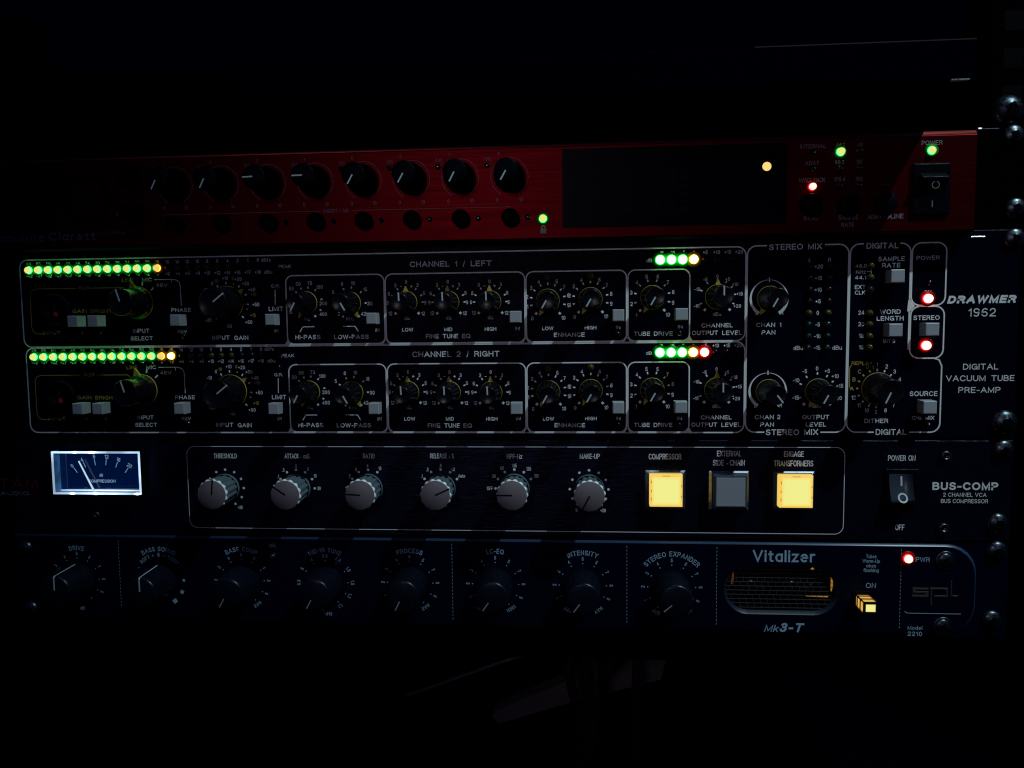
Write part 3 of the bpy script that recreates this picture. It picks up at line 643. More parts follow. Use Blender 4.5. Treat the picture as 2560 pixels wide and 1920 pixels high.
    T(G, 'HI-PASS', 1270, 1538, 1032, 46, bold=BB); T(G, 'LOW-PASS', 1683, 2050, 1030, 46, bold=BB); T(G, 'IN', 2120, 2163, 957, 36)
    t.stroke([(x, z + dz) for x, z in (G(1318, 980), G(1350, 924), G(1472, 922))], 0.36)
    t.stroke([(x, z + dz) for x, z in (G(1778, 918), G(1905, 918), G(1942, 976))], 0.36)
    c = G(2110, 834); push(dr, (c[0], c[1] + dz), 5.0, 5.3)
    led(dr, (G(2145, 1040)[0], G(2145, 1040)[1] + dz), 'off_red', 1.2, 1.2)
    # fine tune eq: three alike knobs and scales
    for cx in (342, 803, 1264):
        yy = 690 - (cx - 342) * 0.007
        c = H(cx, yy); c = (c[0], c[1] + dz)
        for a in (-90, -65, -35, 35, 65, 90): tick(t, c, 7.15, 8.2, a, 0.62)
        for a in (-133, 133): x_, z_ = pol(c, 7.6, a); t.flat([(x_ - 0.8, z_), (x_, z_ - 0.8), (x_ + 0.8, z_), (x_, z_ + 0.8)], -0.1)
        for s, ddx, ddy in (('0', -8, -225), ('3', -128, -188), ('3', 116, -192), ('6', -198, -95), ('6', 187, -102), ('9', -213, 5), ('9', 203, 3), ('12', -182, 122), ('12', 180, 122), ('dB', 2, 172)): L(H, s, cx + ddx, yy + ddy, 38)
        L(H, '-', cx - 65, yy - 180, 48); L(H, '+', cx + 48, yy - 178, 48)
        skirt_knob(dr, c, -2, 5.3, 4.2, 17.5)
    T(H, 'LOW', 290, 412, 992, 40, bold=BB); T(H, 'MID', 755, 845, 988, 40, bold=BB); T(H, 'HIGH', 1203, 1330, 984, 40, bold=BB)
    T(H, 'FINE', 552, 692, 1064, 48, bold=BB); T(H, 'TUNE', 738, 912, 1063, 48, bold=BB); T(H, 'EQ', 952, 1045, 1062, 48, bold=BB)
    c = H(1550, 850); push(dr, (c[0], c[1] + dz), 5.3, 5.4); T(H, 'IN', 1540, 1587, 980, 36)
    led(dr, (H(1560, 1068)[0], H(1560, 1068)[1] + dz), 'off_red', 1.25, 1.2)
    # enhance
    for F, cx, yy in ((H, 1901, 672), (I, 259, 682)):
        k = 4.608 / 4.424 if F is I else 1.0
        c = F(cx, yy); c = (c[0], c[1] + dz)
        for j, a in enumerate((-137, -105, -79, -52, -25, 0, 25, 50, 76, 103, 137)):
            if j in (0, 10): x_, z_ = pol(c, 8.1, a); t.stroke([pol(c, 7.5, a), pol(c, 8.7, a)], 1.1)
            else: tick(t, c, 7.4, 8.5, a, 0.62)
            if j == 5: continue
            lr = {0: 10.8, 10: 10.6}.get(j, 9.9); x_, z_ = pol(c, lr, a); text(t, str(j), x_, z_ + (-0.3 if j in (0, 10) else 0), 1.85)
        led(dr, (c[0], c[1] + 10.9), 'off_yel', 1.55, 2.0)
        skirt_knob(dr, c, -150, 5.5, 4.3, 17.5)
    T(H, 'LOW', 1838, 1962, 977, 40, bold=BB); T(I, 'HIGH', 193, 327, 1010, 40, bold=BB)
    a, b = H(1968, 1050), I(193, 1093); text(t, 'ENHANCE', (a[0] + b[0]) / 2, (a[1] + b[1]) / 2 + dz + 0.1, 2.0, b[0] - a[0], bold=BB)
    c = I(573, 868); push(dr, (c[0], c[1] + dz), 5.3, 5.4); T(I, 'IN', 553, 602, 1006, 37)
    led(dr, (I(575, 1085)[0], I(575, 1085)[1] + dz), 'off_red', 1.25, 1.2)
    # tube drive
    c = I(970, 662); c = (c[0], c[1] + dz)
    for j, a in enumerate((-137, -107, -76, -45, -15, 15, 46, 76, 105, 137)):
        if j in (0, 9): t.stroke([pol(c, 7.5, a), pol(c, 8.7, a)], 1.1)
        else: tick(t, c, 7.4, 8.5, a, 0.62)
        lr = {0: 10.6, 9: 10.6}.get(j, 9.9); x_, z_ = pol(c, lr, a); text(t, str(j + 1), x_, z_ + (-0.3 if j in (0, 9) else 0), 1.85)
    skirt_knob(dr, c, -150, 5.6, 4.4, 17.5)
    T(I, 'TUBE', 760, 945, 1080, 48, bold=BB); T(I, 'DRIVE', 990, 1208, 1078, 48, bold=BB); T(I, 'IN', 1268, 1317, 998, 37)
    c = I(1290, 855); push(dr, (c[0], c[1] + dz), 5.6, 5.4); led(dr, (I(1282, 1075)[0], I(1282, 1075)[1] + dz), 'off_red', 1.25, 1.6)
    # output level
    c = I(1720, 657); c = (c[0], c[1] + dz)
    for a in (-112, -67, -35, 0, 30, 55, 82, 113): tick(t, c, 7.4, 8.5, a, 0.62)
    for a in (-136, 136): t.stroke([pol(c, 7.5, a), pol(c, 8.7, a)], 1.1)
    for s, x, yv in (('0', 1722, 418), ('-5', 1583, 455), ('-10', 1487, 567), ('-15', 1483, 762), ('+5', 1840, 450), ('+10', 1925, 508), ('+15', 1977, 620), ('+20', 1950, 760), ('dBu', 1718, 852)): L(I, s, x, yv, 39)
    skirt_knob(dr, c, 0, 5.8, 4.5, 17.5)
    T(I, 'CHANNEL', 1537, 1897, 983, 48, bold=BB); T(I, 'OUTPUT', 1427, 1727, 1070, 50, bold=BB); T(I, 'LEVEL', 1777, 2005, 1068, 50, bold=BB)
    # output meter
    xs = [I(1062 + 129 * j, 225)[0] for j in range(8)]; zl_ = I(1440, 222)[1] + dz
    kinds = ['bright'] * 3 + ['yellow'] + (['redw'] if ch == 2 else ['off_red']) + ['off_red'] * 3
    labs = ['-15', '-10', '-5', '0', '+5', '+10', '+15', '+20']
    for xx, kd, lb in zip(xs, kinds, labs):
        led(dr, (xx, zl_), kd, 1.95 if kd in LED else 1.3, 2.6 if kd in LED else 1.2); text(t, lb, xx + 0.15, zl_ + 3.05, 1.74)
    T(I, 'dBu', 900, 1003, 236, 40)
    sheet('lettering', t, dr, M['print']); sheet('yellow_lettering', ty, dr, M['printy'])
chan(0.0, 1); chan(DZ, 2)

# right-hand master sections
fr = MB(); t = WMB(); ty = WMB(); BB = 0.012
def T(F, s, x0, x1, yc, hp, mb=None, **kw): tz(t if mb is None else mb, F, s, x0, x1, yc, hp, **kw)
def L(F, s, x, y, hp=38, mb=None, **kw): tc(t if mb is None else mb, F, s, x, y, hp, **kw)
# stereo mix frame with gaps for its two titles
def open_frame(x0, x1, z0, z1, gt, gb, r=4.2):
    n = 6; q = lambda cx, cz, a0, a1: [(cx + r * math.cos(rad(a0 + (a1 - a0) * k / n)), cz + r * math.sin(rad(a0 + (a1 - a0) * k / n))) for k in range(n + 1)]
    fr.stroke([(gt[0], z1)] + q(x0 + r, z1 - r, 90, 180) + q(x0 + r, z0 + r, 180, 270) + [(gb[0], z0)], LW)
    return q
ztop = 31.9
q = open_frame(xc + LW / 2, xd - LW / 2, LZ3, ztop, (J(183, 80)[0], 0), (J(160, 1548)[0], 0)); r = 4.2
fr.stroke([(J(640, 72)[0], ztop)] + [(xd - LW / 2 - r + r * math.sin(rad(a)), ztop - r + r * math.cos(rad(a))) for a in range(0, 91, 15)] + [(xd - LW / 2 - r + r * math.cos(rad(a)), LZ3 + r - r * math.sin(rad(a))) for a in range(0, 91, 15)] + [(J(603, 1548)[0], LZ3)], LW)
# digital frame
x0 = xd + LW / 2
fr.stroke([(J(945, 68)[0], ztop), (x0 + r, ztop)] + [(x0 + r - r * math.sin(rad(a)), ztop - r + r * math.cos(rad(a))) for a in range(0, 91, 15)] + [(x0 + r - r * math.cos(rad(a)), LZ3 + r - r * math.sin(rad(a))) for a in range(0, 91, 15)] + [(J(1025, 1548)[0], LZ3)], LW)
zpw = J(1450, 548)[1]; zst = J(1450, 965)[1]; xq = J(1322, 400)[0]
fr.stroke([(J(1235, 60)[0], ztop)] + [(xq - LW - r + r * math.sin(rad(a)), ztop - r + r * math.cos(rad(a))) for a in range(0, 91, 15)] + [(xq - LW, zst + 4)], LW)
fr.stroke(rrect(xq, xr + 0.6, zpw, ztop, 4.0), LW, -0.11, True)
fr.stroke(rrect(xq, xr + 0.4, zst, zpw - 0.4, 4.0), LW, -0.12, True)
fr.stroke([(xr - 3.6, zst), (xr - 1.2, zst - 0.8), (xr, zst - 3.6), (xr, LZ3 + 4.2)] + [(xr - 4.2 + 4.2 * math.cos(rad(a)), LZ3 + 4.2 - 4.2 * math.sin(rad(a))) for a in range(15, 91, 15)] + [(J(1305, 1548)[0], LZ3)], LW)
fr.flat([(xq - 1.6, zpw - 2.6), (xq - 0.2, zpw - 2.6), (xq + 1.8, zpw - .2), (xq - 0.2, zpw + 2.4), (xq - 1.2, zpw + 2.4)], -0.13)
sheet('frame_lines', fr, dr, M['print'])
T(J, 'STEREO', 198, 465, 86, 46, bold=BB); T(J, 'MIX', 505, 617, 82, 46, bold=BB); T(J, 'STEREO', 172, 435, 1550, 46, bold=BB); T(J, 'MIX', 475, 585, 1548, 46, bold=BB)
T(J, 'DIGITAL', 968, 1220, 76, 46, bold=BB); T(J, 'DIGITAL', 1040, 1282, 1548, 46, bold=BB)
T(J, 'L', 512, 527, 192, 28); T(J, 'R', 664, 687, 188, 28)
for i, s in enumerate(('+20', '+15', '+10', '+5', '0', '-5', '-10', '-15')):
    yy = 241 + 91.6 * i; L(J, s, 590 - i * 1.8, yy, 30)
    kd = 'off_red' if i < 4 else ('off_yel' if i == 4 else 'off_green')
    led(dr, J(522 - i * 3, yy + 2), kd, 1.5, 2.4); led(dr, J(672 - i * 3, yy), kd, 1.5, 2.4)
T(J, 'dBu', 390, 465, 884, 32); T(J, 'dBu', 697, 773, 882, 32)
for (cx, cz, ang, n1, ly) in ((198, 496, -150, '1', 702), (187, 1228, 142, '2', 1430)):
    c = J(cx, cz)
    for sg in (-1, 1):
        N = 16; outer = [pol(c, 8.75 + 0.0 * k, sg * (4 + (146 - 4) * k / N)) for k in range(N + 1)]; inner = [pol(c, 8.55 - 1.35 * (k / N) ** 1.2, sg * (4 + (146 - 4) * k / N)) for k in range(N + 1)]
        for k in range(N):
            qd = [outer[k], outer[k + 1], inner[k + 1], inner[k]]; t.flat(qd if sg < 0 else qd[::-1], -0.1)
    tick(t, c, 7.7, 9.7, 0, 0.5)
    skirt_knob(dr, c, ang, 5.8, 4.5, 17.5)
    L(J, 'L', cx - 98, cz + 112, 28); L(J, 'R', cx + 101, cz + 110, 28)
    T(J, 'CHAN', cx - 102, cx + 47, ly, 34, bold=BB); T(J, n1, cx + (80 if n1 == '1' else 76), cx + 100, ly - 1, 34, bold=BB); T(J, 'PAN', cx - 59, cx + 49, ly + 59, 34, bold=BB)
c = J(577, 1225)
for a in (-112, -66, -36, 0, 32, 58, 84, 112): tick(t, c, 7.6, 8.7, a, 0.65)
for a in (-136, 136): t.stroke([pol(c, 7.8, a), pol(c, 8.9, a)], 1.1)
for s, x, yv in (('-5', 480, 1068), ('0', 577, 1046), ('+5', 658, 1066), ('+10', 720, 1107), ('+15', 755, 1184), ('+20', 740, 1280), ('-10', 412, 1140), ('-15', 408, 1277), ('dBu', 572, 1340)): L(J, s, x, yv, 29)
skirt_knob(dr, c, -152, 5.9, 4.5, 17.5)
T(J, 'OUTPUT', 460, 672, 1430, 34, bold=BB); T(J, 'LEVEL', 488, 648, 1488, 34, bold=BB)
# digital section
T(J, '48.0', 880, 970, 236, 28); T(J, 'KHz', 884, 962, 283, 28); T(J, '44.1', 877, 963, 328, 29); T(J, 'EXT', 875, 960, 403, 32, bold=.008); T(J, 'CLK', 875, 957, 447, 32, bold=.008)
a, b = J(972, 281), J(1004, 281); t.stroke([a, b], 0.3); a, b = J(1005, 266), J(1005, 296); t.stroke([a, b], 0.3)
for yy, s in ((605, '24'), (696, '20'), (788, '18'), (878, '16')): L(J, s, 926, yy, 31); led(dr, J(987, yy + 3), 'off_yel', 1.5, 2.4)
led(dr, J(998, 235), 'off_yel', 1.5, 2.4); led(dr, J(996, 328), 'off_yel', 1.5, 2.4); led(dr, J(992, 422), 'off_green', 1.5, 2.4)
T(J, 'SAMPLE', 1060, 1270, 180, 36, bold=BB); T(J, 'RATE', 1090, 1235, 231, 36, bold=BB); T(J, 'WORD', 1073, 1237, 598, 36, bold=BB); T(J, 'LENGTH', 1048, 1260, 650, 36, bold=BB)
T(J, 'BITS', 1098, 1193, 831, 28); T(J, 'POWER', 1363, 1545, 173, 34); T(J, 'ON', 1422, 1478, 441, 26); T(J, 'STEREO', 1338, 1545, 645, 36, bold=BB); T(J, 'LINK', 1390, 1478, 828, 26)
for x, yv in ((1168, 322), (1152, 742), (1436, 736), (1418, 1342)): push(dr, J(x, yv), 5.9, 5.8, 7.0)
T(J, 'SOURCE', 1308, 1528, 1245, 38, bold=BB); T(J, 'CHs', 1326, 1400, 1436, 28); T(J, 'MIX', 1432, 1502, 1436, 30, bold=BB)
led(dr, J(1448, 494), 'redw', 1.95, 3.0); led(dr, J(1432, 864), 'redw', 1.95, 3.0); led(dr, J(1450, 1494), 'off_red', 1.4, 2.2); led(dr, J(1462, 372), 'off_red', 1.2, 1.4)
c = O(1389, 478)
for j, s in ((0, '1'), (1, '2'), (2, '3'), (3, '4'), (4, '5'), (5, '6'), (6, '7'), (7, '8'), (8, '9'), (9, '10'), (10, '11'), (11, '12')):
    a = 22.5 * j; tick(t, c, 8.0, 9.1, a, 0.62); x_, z_ = pol(c, 10.9, a); text(t, s, x_, z_, 1.9)
for j, s in ((12, 'A'), (13, 'B'), (14, 'C'), (15, 'D')):
    a = 22.5 * j; tick(ty, c, 8.0, 9.1, a, 0.62); x_, z_ = pol(c, 11.0, a); text(ty, s, x_, z_, 1.9)
T(J, 'REPLAY', 850, 1015, 1005, 28, mb=ty)
p = [J(850, 1022), J(838, 1032), J(834, 1050), J(832, 1185), J(840, 1203), J(858, 1206)]; ty.stroke(p, 0.3); ty.stroke([J(1012, 1025), J(1024, 1032), J(1024, 1058)], 0.3)
skirt_knob(dr, c, -155, 7.4, 5.6, 17.5, 0.6)
T(J, 'DITHER', 950, 1138, 1460, 34, bold=BB)
# maker's lettering
T(J, 'DRAWMER', 1612, 2150, 500, 62, bold=0.055, shear=0.25, serif=True); T(J, '1962', 1773, 1990, 603, 66, bold=0.0)
T(J, 'DIGITAL', 1730, 2007, 1032, 46, bold=.006); T(J, 'VACUUM', 1595, 1907, 1124, 46, bold=.006); T(J, 'TUBE', 1953, 2135, 1122, 46, bold=.006); T(J, 'PRE-AMP', 1692, 2025, 1216, 46, bold=.006)
sheet('lettering', t, dr, M['print']); sheet('yellow_lettering', ty, dr, M['printy'])

# ================================================================== COMPRESSOR
bc = thing('compressor', 'black brushed one-unit compressor with grey fluted knobs and two glowing yellow buttons', 'compressor', (-45, 0, ZB0))
plate(bc, XL, XR, ZB0, ZB1, M['brushed'])
part('chassis', MB().box(-262, 172, 3.1, 240, ZB0 + 1, ZB1 - 1).mesh('chassis', M['case']), bc)
fr = MB(); fr.stroke(rrect(-193.2, 122.7, -101.85, -61.0, 4.0), 0.30, -0.1, True); sheet('frame_line', fr, bc, M['print'])
t = WMB()
for F, s, x0, x1, yc, hp in ((Q, 'THRESHOLD', 1688, 1873, 157, 38), (R_, 'ATTACK', 163, 275, 158, 38), (R_, '-', 288, 298, 165, 38), (R_, 'mS', 313, 360, 160, 38), (R_, 'RATIO', 782, 875, 158, 38), (R_, 'RELEASE', 1312, 1445, 157, 38),
        (R_, '-', 1460, 1470, 163, 38), (R_, 'S', 1484, 1500, 158, 38), (R_, 'HPF-Hz', 1918, 2040, 160, 38), (S, 'MAKE-UP', 432, 630, 200, 50), (S, 'COMPRESSOR', 1112, 1435, 203, 56), (S, 'EXTERNAL', 1787, 2028, 173, 56),
        (S, 'SIDE', 1747, 1855, 264, 56), (S, '-', 1880, 1896, 270, 50), (S, 'CHAIN', 1912, 2062, 264, 56), (U, 'ENGAGE', 315, 472, 142, 44), (U, 'TRANSFORMERS', 235, 547, 216, 46), (U, 'POWER', 1137, 1278, 174, 44), (U, 'ON', 1298, 1355, 174, 44), (U, 'OFF', 1193, 1267, 721, 44)):
    tz(t, F, s, x0, x1, yc, hp, bold=0.0)
for s, x0, x1, yc, hp, bo in (('BUS-COMP', 1488, 2008, 396, 62, 0.032), ('2 CHANNEL VCA', 1573, 1915, 464, 32, 0), ('BUS COMPRESSOR', 1555, 1927, 514, 32, 0)):
    tz(t, U, s, x0, x1, yc, hp, bold=bo)
tr = WMB(); tz(tr, Q, 'STAM', -105, 300, 375, 84, bold=0.02); sheet('brand_lettering', tr, bc, M['logo_r'])
tg = WMB(); tz(tg, Q, 'AUDIO', 5, 230, 453, 28, bold=0.006); sheet('brand_lettering', tg, bc, M['printd'])
def knurl(parent, c, ang):
    h = 15.6; R0 = 6.95
    def fl(a, hh):
        v = abs(math.sin(a * 6.5 * 12 / 13)) if False else 0.5 + 0.5 * math.cos(a * 14)
        return 1 - 0.085 * (v ** 1.5)
    def body():
        b = MB(); b.lathe([(7.1, 0.3), (7.3, 0.9), (7.0, 1.6), (R0, 1.8)], 48, capf=False)
        b.lathe([(R0 - 0.35, 1.8), (R0 + 0.40, h - 1.9), (R0 + 0.50, h - 1.3)], 168, mod=fl, capf=False); return b.mesh('knob', M['flute'])
    def cham():
        b = MB(); b.lathe([(R0 + 0.51, h - 1.32), (R0 + 0.55, h - 1.15), (R0 - 0.05, h - 0.05)], 168, mod=lambda a, hh: fl(a, hh) if hh < h - 0.2 else 1, capf=False); return b.mesh('bright_rim', M['chrome'])
    k = part('knob', cached('kn', body), parent, (c[0], 0, c[1]), ang)
    sub('bright_rim', cached('knc', cham), k)
    sub('cap', cached('kncap', lambda: MB().lathe([(R0 - 0.05, h - 0.3), (R0 - 0.05, h - 0.02), (R0 - 0.15, h + 0.05), (0.05, h + 0.05)], 72).mesh('cap', M['cap'])), k)
    sub('pointer', cached('knp', lambda: MB().box(-0.36, 0.36, -h - 0.09, -h + 0.3, -0.1, R0 + 0.5).mesh('pointer', M['hole'])), k)
dots = MB()
def dial(c, angs): [dots.disc(*pol(c, 9.15, a), 0.62) for a in angs]
def labs(c, lst, h=1.75, kx=0.62):
    for s, a, rr in lst:
        x_, z_ = pol(c, rr, a); text(t, s, x_, z_, h, width(s)[0] * h * kx + 0.15 * h, bold=0.0)
c = P(564.9, 1219.7); dial(c, range(-150, 151, 30)); knurl(bc, c, 5); text(t, '+20', c[0] + 7.0, c[1] - 9.7, 1.7, 2.4, bold=.01); text(t, '-20', c[0] - 7.0, c[1] - 9.7, 1.7, 2.4, bold=.01)
c = P(741.6, 1220.4); dial(c, (-60, -30, 0, 30, 60, 90)); knurl(bc, c, -56); labs(c, (('.1', -57, 10.8), ('.3', -35, 11.1), ('.6', 0, 11.1), ('3', 32, 11.3), ('10', 57, 11.4), ('30', 90, 11.3)))
c = P(921.4, 1220.4); dial(c, (-90, -60, -30, 0, 30)); knurl(bc, c, -87); labs(c, (('1', -90, 11.2), ('2', -57, 11.0), ('3', -33, 11.0), ('4', -1, 11.1), ('10', 31, 11.5)))
c = P(1102.4, 1220.6); dial(c, (-60, -30, 0, 30, 60)); knurl(bc, c, 65); labs(c, (('.1', -57, 11.0), ('.3', -35, 11.2), ('.6', 0, 11.1), ('1.2', 33, 11.2), ('Auto', 59, 11.9)))
c = P(1286.3, 1220.9); dial(c, (-90, -60, -30, 0, 30, 60)); knurl(bc, c, -90); labs(c, (('OFF', -90, 11.9), ('30', -59, 11.5), ('60', -31, 11.5), ('105', 0, 11.1), ('125', 36, 11.8), ('185', 60, 12.3)))
c = P(1472.7, 1223.0); dial(c, range(-150, 151, 30)); knurl(bc, c, -152); text(t, '0', c[0] - 6.0, c[1] - 10.2, 1.7, 0.9, bold=.01); text(t, '+20', c[0] + 6.6, c[1] - 10.2, 1.7, 2.6, bold=.01)
sheet('lettering', t, bc, M['print']); sheet('scale_dots', dots, bc, M['print'])
# illuminated push buttons
def lamp_button(F, x0, x1, z0y, z1y, bx0, bx1, by, lit):
    a = F(x0, z1y, -5.0); b = F(x1, z0y, -5.0); cx, cz = (a[0] + b[0]) / 2, (a[1] + b[1]) / 2
    # the bezel is square and shares the button's centre line on the panel
    ba, bb = F(bx0, by, -0.2), F(bx1, by, -0.2); bw = (bb[0] - ba[0]) / 2; bcx = (ba[0] + bb[0]) / 2
    hw, hh = (b[0] - a[0]) / 2, (b[1] - a[1]) / 2
    hh = abs(hh); top = ba[1]; bz0 = cz - hh - 2.2
    fr = MB(); inn = 1.6
    o1 = [(bcx - bw, bz0), (bcx + bw, bz0), (bcx + bw, top), (bcx - bw, top)]
    o2 = [(bcx - bw + inn, bz0 + inn), (bcx + bw - inn, bz0 + inn), (bcx + bw - inn, top - inn), (bcx - bw + inn, top - inn)]
    o3 = [(x, z) for x, z in ((bcx - hw - 0.45, cz - hh - 0.45), (bcx + hw + 0.45, cz - hh - 0.45), (bcx + hw + 0.45, cz + hh + 0.45), (bcx - hw - 0.45, cz + hh + 0.45))]
    vs = [(x, 0.2, z) for x, z in o1] + [(x, -1.3, z) for x, z in o2] + [(x, -1.3, z) for x, z in o3] + [(x, 1.5, z) for x, z in o3]
    fs = [(4 * j + i, 4 * j + (i + 1) % 4, 4 * j + 4 + (i + 1) % 4, 4 * j + 4 + i) for j in range(3) for i in range(4)]
    fr.add(vs, fs)
    bz = part('lit_button' if lit else 'square_button', MB().box(-hw, hw, -5.0, 1.0, -hh, hh, 0.55).mesh('button', M['lampo'] if lit else M['lampr']), bc, (bcx, 0, cz), label='glowing yellow' if lit else 'unlit clear grey')
    sub('cap', MB().box(-hw + 1.0, hw - 1.0, -5.22, -4.9, -hh + 1.0, hh - 1.0, 0.12).mesh('cap', M['lampy'] if lit else M['lampc']), bz)
    for (x, z, a_, b_) in ((-hw + 0.55, hh * .55, .12, .7), (-hw + 0.55, 0, .12, .6), (-hw + 0.55, -hh * .5, .12, .7), (0, hh - 0.55, 1.8, .1), (hw - 0.55, hh * .3, .1, .5), (hw - 0.55, -hh * .35, .1, .5)):
        sub('cap_notch', MB().box(x - a_, x + a_, -5.12, -4.9, z - b_, z + b_).mesh('cap_notch', M['notch'] if lit else M['lampr']), bz)
    part('button_bezel', fr.mesh('button_bezel', M['bezel']), bc)
lamp_button(S, 1115, 1438, 385, 700, 1075, 1480, 335, True)
lamp_button(S, 1742, 2075, 392, 715, 1705, 2107, 342, False)
lamp_button(U, 262, 530, 314, 568, 232, 560, 277, True)
# power rocker
a, b = U(1112, 258), U(1365, 560)
rs = part('power_switch', MB().box(a[0], b[0], -1.2, 1, b[1], a[1], 0.35).mesh('power_switch', M['knobm']), bc)
ry = -1.2
sub('top_edge', MB().box(a[0] + 0.3, b[0] - 0.3, -1.35, -0.9, a[1] - 0.32, a[1] + 0.04).mesh('top_edge', M['bezel']), rs)  # pale strip paints the highlight on the switch's top chamfer
pa, pb = U(1150, 300, -2), U(1350, 524, -4)
rk = MB(); zt, zb = pa[1], pb[1]; N = 8
vs = []
for x in (pa[0], pb[0] - 0.2):
    for k in range(N + 1):
        u = k / N; vs.append((x, -1.4 - 0.4 * (1 - u) - 4.0 * u * u, zt + (zb - zt) * u))
    vs.append((x, 0, zb)); vs.append((x, 0, zt))
m_ = N + 3
rk.add(vs, [(k, k + m_, k + 1 + m_, k + 1) for k in range(N + 1)] + [tuple(range(m_ - 1, -1, -1)), tuple(range(m_, 2 * m_))], True)
M['rock'] = mat('blue_black_rocker', (0.03, 0.04, 0.055), 0.3)
sub('rocker', rk.mesh('rocker', M['rock']), rs)
mk_ = MB(); cx = (pa[0] + pb[0]) / 2 - 0.1; zz = U(0, 350, -2)[1]; z1_ = U(0, 478, -3.5)[1]
def ysurf(z):
    u = (z - zt) / (zb - zt); return -1.4 - 0.4 * (1 - u) - 4.0 * u * u - 0.12
z_a, z_b = zz + 2.2, zz - 2.2
mk_.add([(cx - 0.4, ysurf(z_a), z_a), (cx + 0.4, ysurf(z_a), z_a), (cx + 0.4, ysurf(z_b), z_b), (cx - 0.4, ysurf(z_b), z_b)], [(0, 3, 2, 1)])
sub('on_mark', mk_.mesh('on_mark', M['line']), rs)
mk_ = MB(); N = 28
ring = [[(cx + rr * math.cos(2 * math.pi * k / N), z1_ + rr * math.sin(2 * math.pi * k / N)) for k in range(N)] for rr in (1.45, 2.15)]
mk_.add([(x, ysurf(z), z) for rg in ring for x, z in rg], [(k, (k + 1) % N, N + (k + 1) % N, N + k) for k in range(N)])
sub('off_mark', mk_.mesh('off_mark', M['line']), rs)
for x, yv in ((1590, 155), (1572, 725)): socket_screw(bc, U(x, yv), 2.3, 'dsteel')
socket_screw(bc, Q(770, 618), 1.6, 'dsteel')
# level meter: clear box with edge-lit rims round a dark blue scale
M['rim'] = emis('edge_lit_acrylic', (0.55, 0.76, 1.0), 1.35)
M['side'] = emis('glowing_acrylic_wall', (0.03, 0.12, 0.30), 0.7)
M['mface'] = emis('dark_blue_meter_face', (0.0, 0.012, 0.085), 0.4, base=(0.002, 0.004, 0.02))
M['mface'].node_tree.nodes['Principled BSDF'].inputs['Roughness'].default_value = 0.08
M['mprint'] = emis('meter_scale_print', (0.30, 0.50, 0.72), 0.5, base=(.5, .6, .7))
M['needle'] = emis('lit_needle', (0.60, 0.80, 0.92), 0.75, base=(.7, .7, .7))
# glowing edges are uneven along their length
for mn, sc_ in (('rim', 45), ('side', 90)):
    nt = M[mn].node_tree; b_ = nt.nodes['Principled BSDF']; tcn = nt.nodes.new('ShaderNodeTexCoord'); nn = nt.nodes.new('ShaderNodeTexNoise'); nn.inputs['Scale'].default_value = sc_
    mr = nt.nodes.new('ShaderNodeMapRange'); mr.inputs[1].default_value = 0.35; mr.inputs[2].default_value = 0.68; e0 = b_.inputs['Emission Strength'].default_value
    mr.inputs[3].default_value = e0 * 0.4; mr.inputs[4].default_value = e0 * 1.7
    nt.links.new(tcn.outputs['Object'], nn.inputs['Vector']); nt.links.new(nn.outputs[0], mr.inputs[0]); nt.links.new(mr.outputs[0], b_.inputs['Emission Strength'])
MY = -5.5
c0, c1 = Q(411, 128, MY), Q(1104, 458, MY)
c0 = ((Q(405, 122, MY)[0] + Q(418, 462, MY)[0]) / 2, Q(750, 124, MY)[1]); c1 = ((Q(1098, 125, MY)[0] + Q(1111, 462, MY)[0]) / 2, Q(760, 462, MY)[1])
mx0, mx1, mz1, mz0 = c0[0], c1[0], c0[1], c1[1]
mt = part('level_meter', MB().flat(rrect(mx0 + 0.2, mx1 - 0.2, mz0 + 0.2, mz1 - 0.2, 0.3, 2), -0.15).mesh('level_meter', M['mface']), bc)
rb = MB(); e = 0.75
for (x0, x1, z0, z1, y0) in ((mx0, mx1, mz1 - e * 1.15, mz1, MY), (mx0, mx1, mz0, mz0 + e * 1.1, MY), (mx0, mx0 + e * 0.8, mz0 + e, mz1 - e, MY), (mx1 - e * 0.8, mx1, mz0 + e, mz1 - e, MY)): rb.box(x0, x1, y0, y0 + 0.8, z0, z1)
sub('glowing_rim', rb.mesh('glowing_rim', M['rim']), mt, [(-v) for v in (0, 0, 0)])
wb = MB(); wb.box(mx0, mx0 + 0.7, MY + 0.8, -0.1, mz0, mz1); wb.box(mx0 + 0.7, mx1 - 0.7, MY + 0.8, -0.1, mz0, mz0 + 0.7)
wc_ = MB(); wc_.box(mx1 - 0.7, mx1, MY + 0.8, -0.1, mz0, mz1); wc_.box(mx0 + 0.7, mx1 - 0.7, MY + 0.8, -0.1, mz1 - 0.7, mz1)
sub('side_wall', wb.mesh('side_wall', M['side']), mt)
bb_ = MB(); bb_.box(mx0 + 0.8, mx1 - 1.6, -0.9, -0.2, mz0 + 0.75, mz0 + 1.3); sub('lower_glow_bar', bb_.mesh('lower_glow_bar', M['rim']), mt)
ts = MB()
for x0_, y0_, x1_, y1_ in ((583, 250, 612, 290), (655, 200, 678, 248), (745, 183, 755, 230), (840, 183, 836, 230), (930, 205, 914, 248), (1014, 252, 988, 290)): ts.stroke([Q(x0_, y0_, -0.2), Q(x1_, y1_, -0.2)], 0.3, -0.25)
for s, x, yv, ro in (('0', 570, 235, -35), ('4', 646, 186, -22), ('8', 743, 162, -8), ('12', 843, 163, 5), ('16', 937, 186, 20), ('20', 1024, 234, 32)):
    c = Q(x, yv, -0.2); text(ts, s, c[0], c[1], 1.95, rot=ro, y=-0.26)
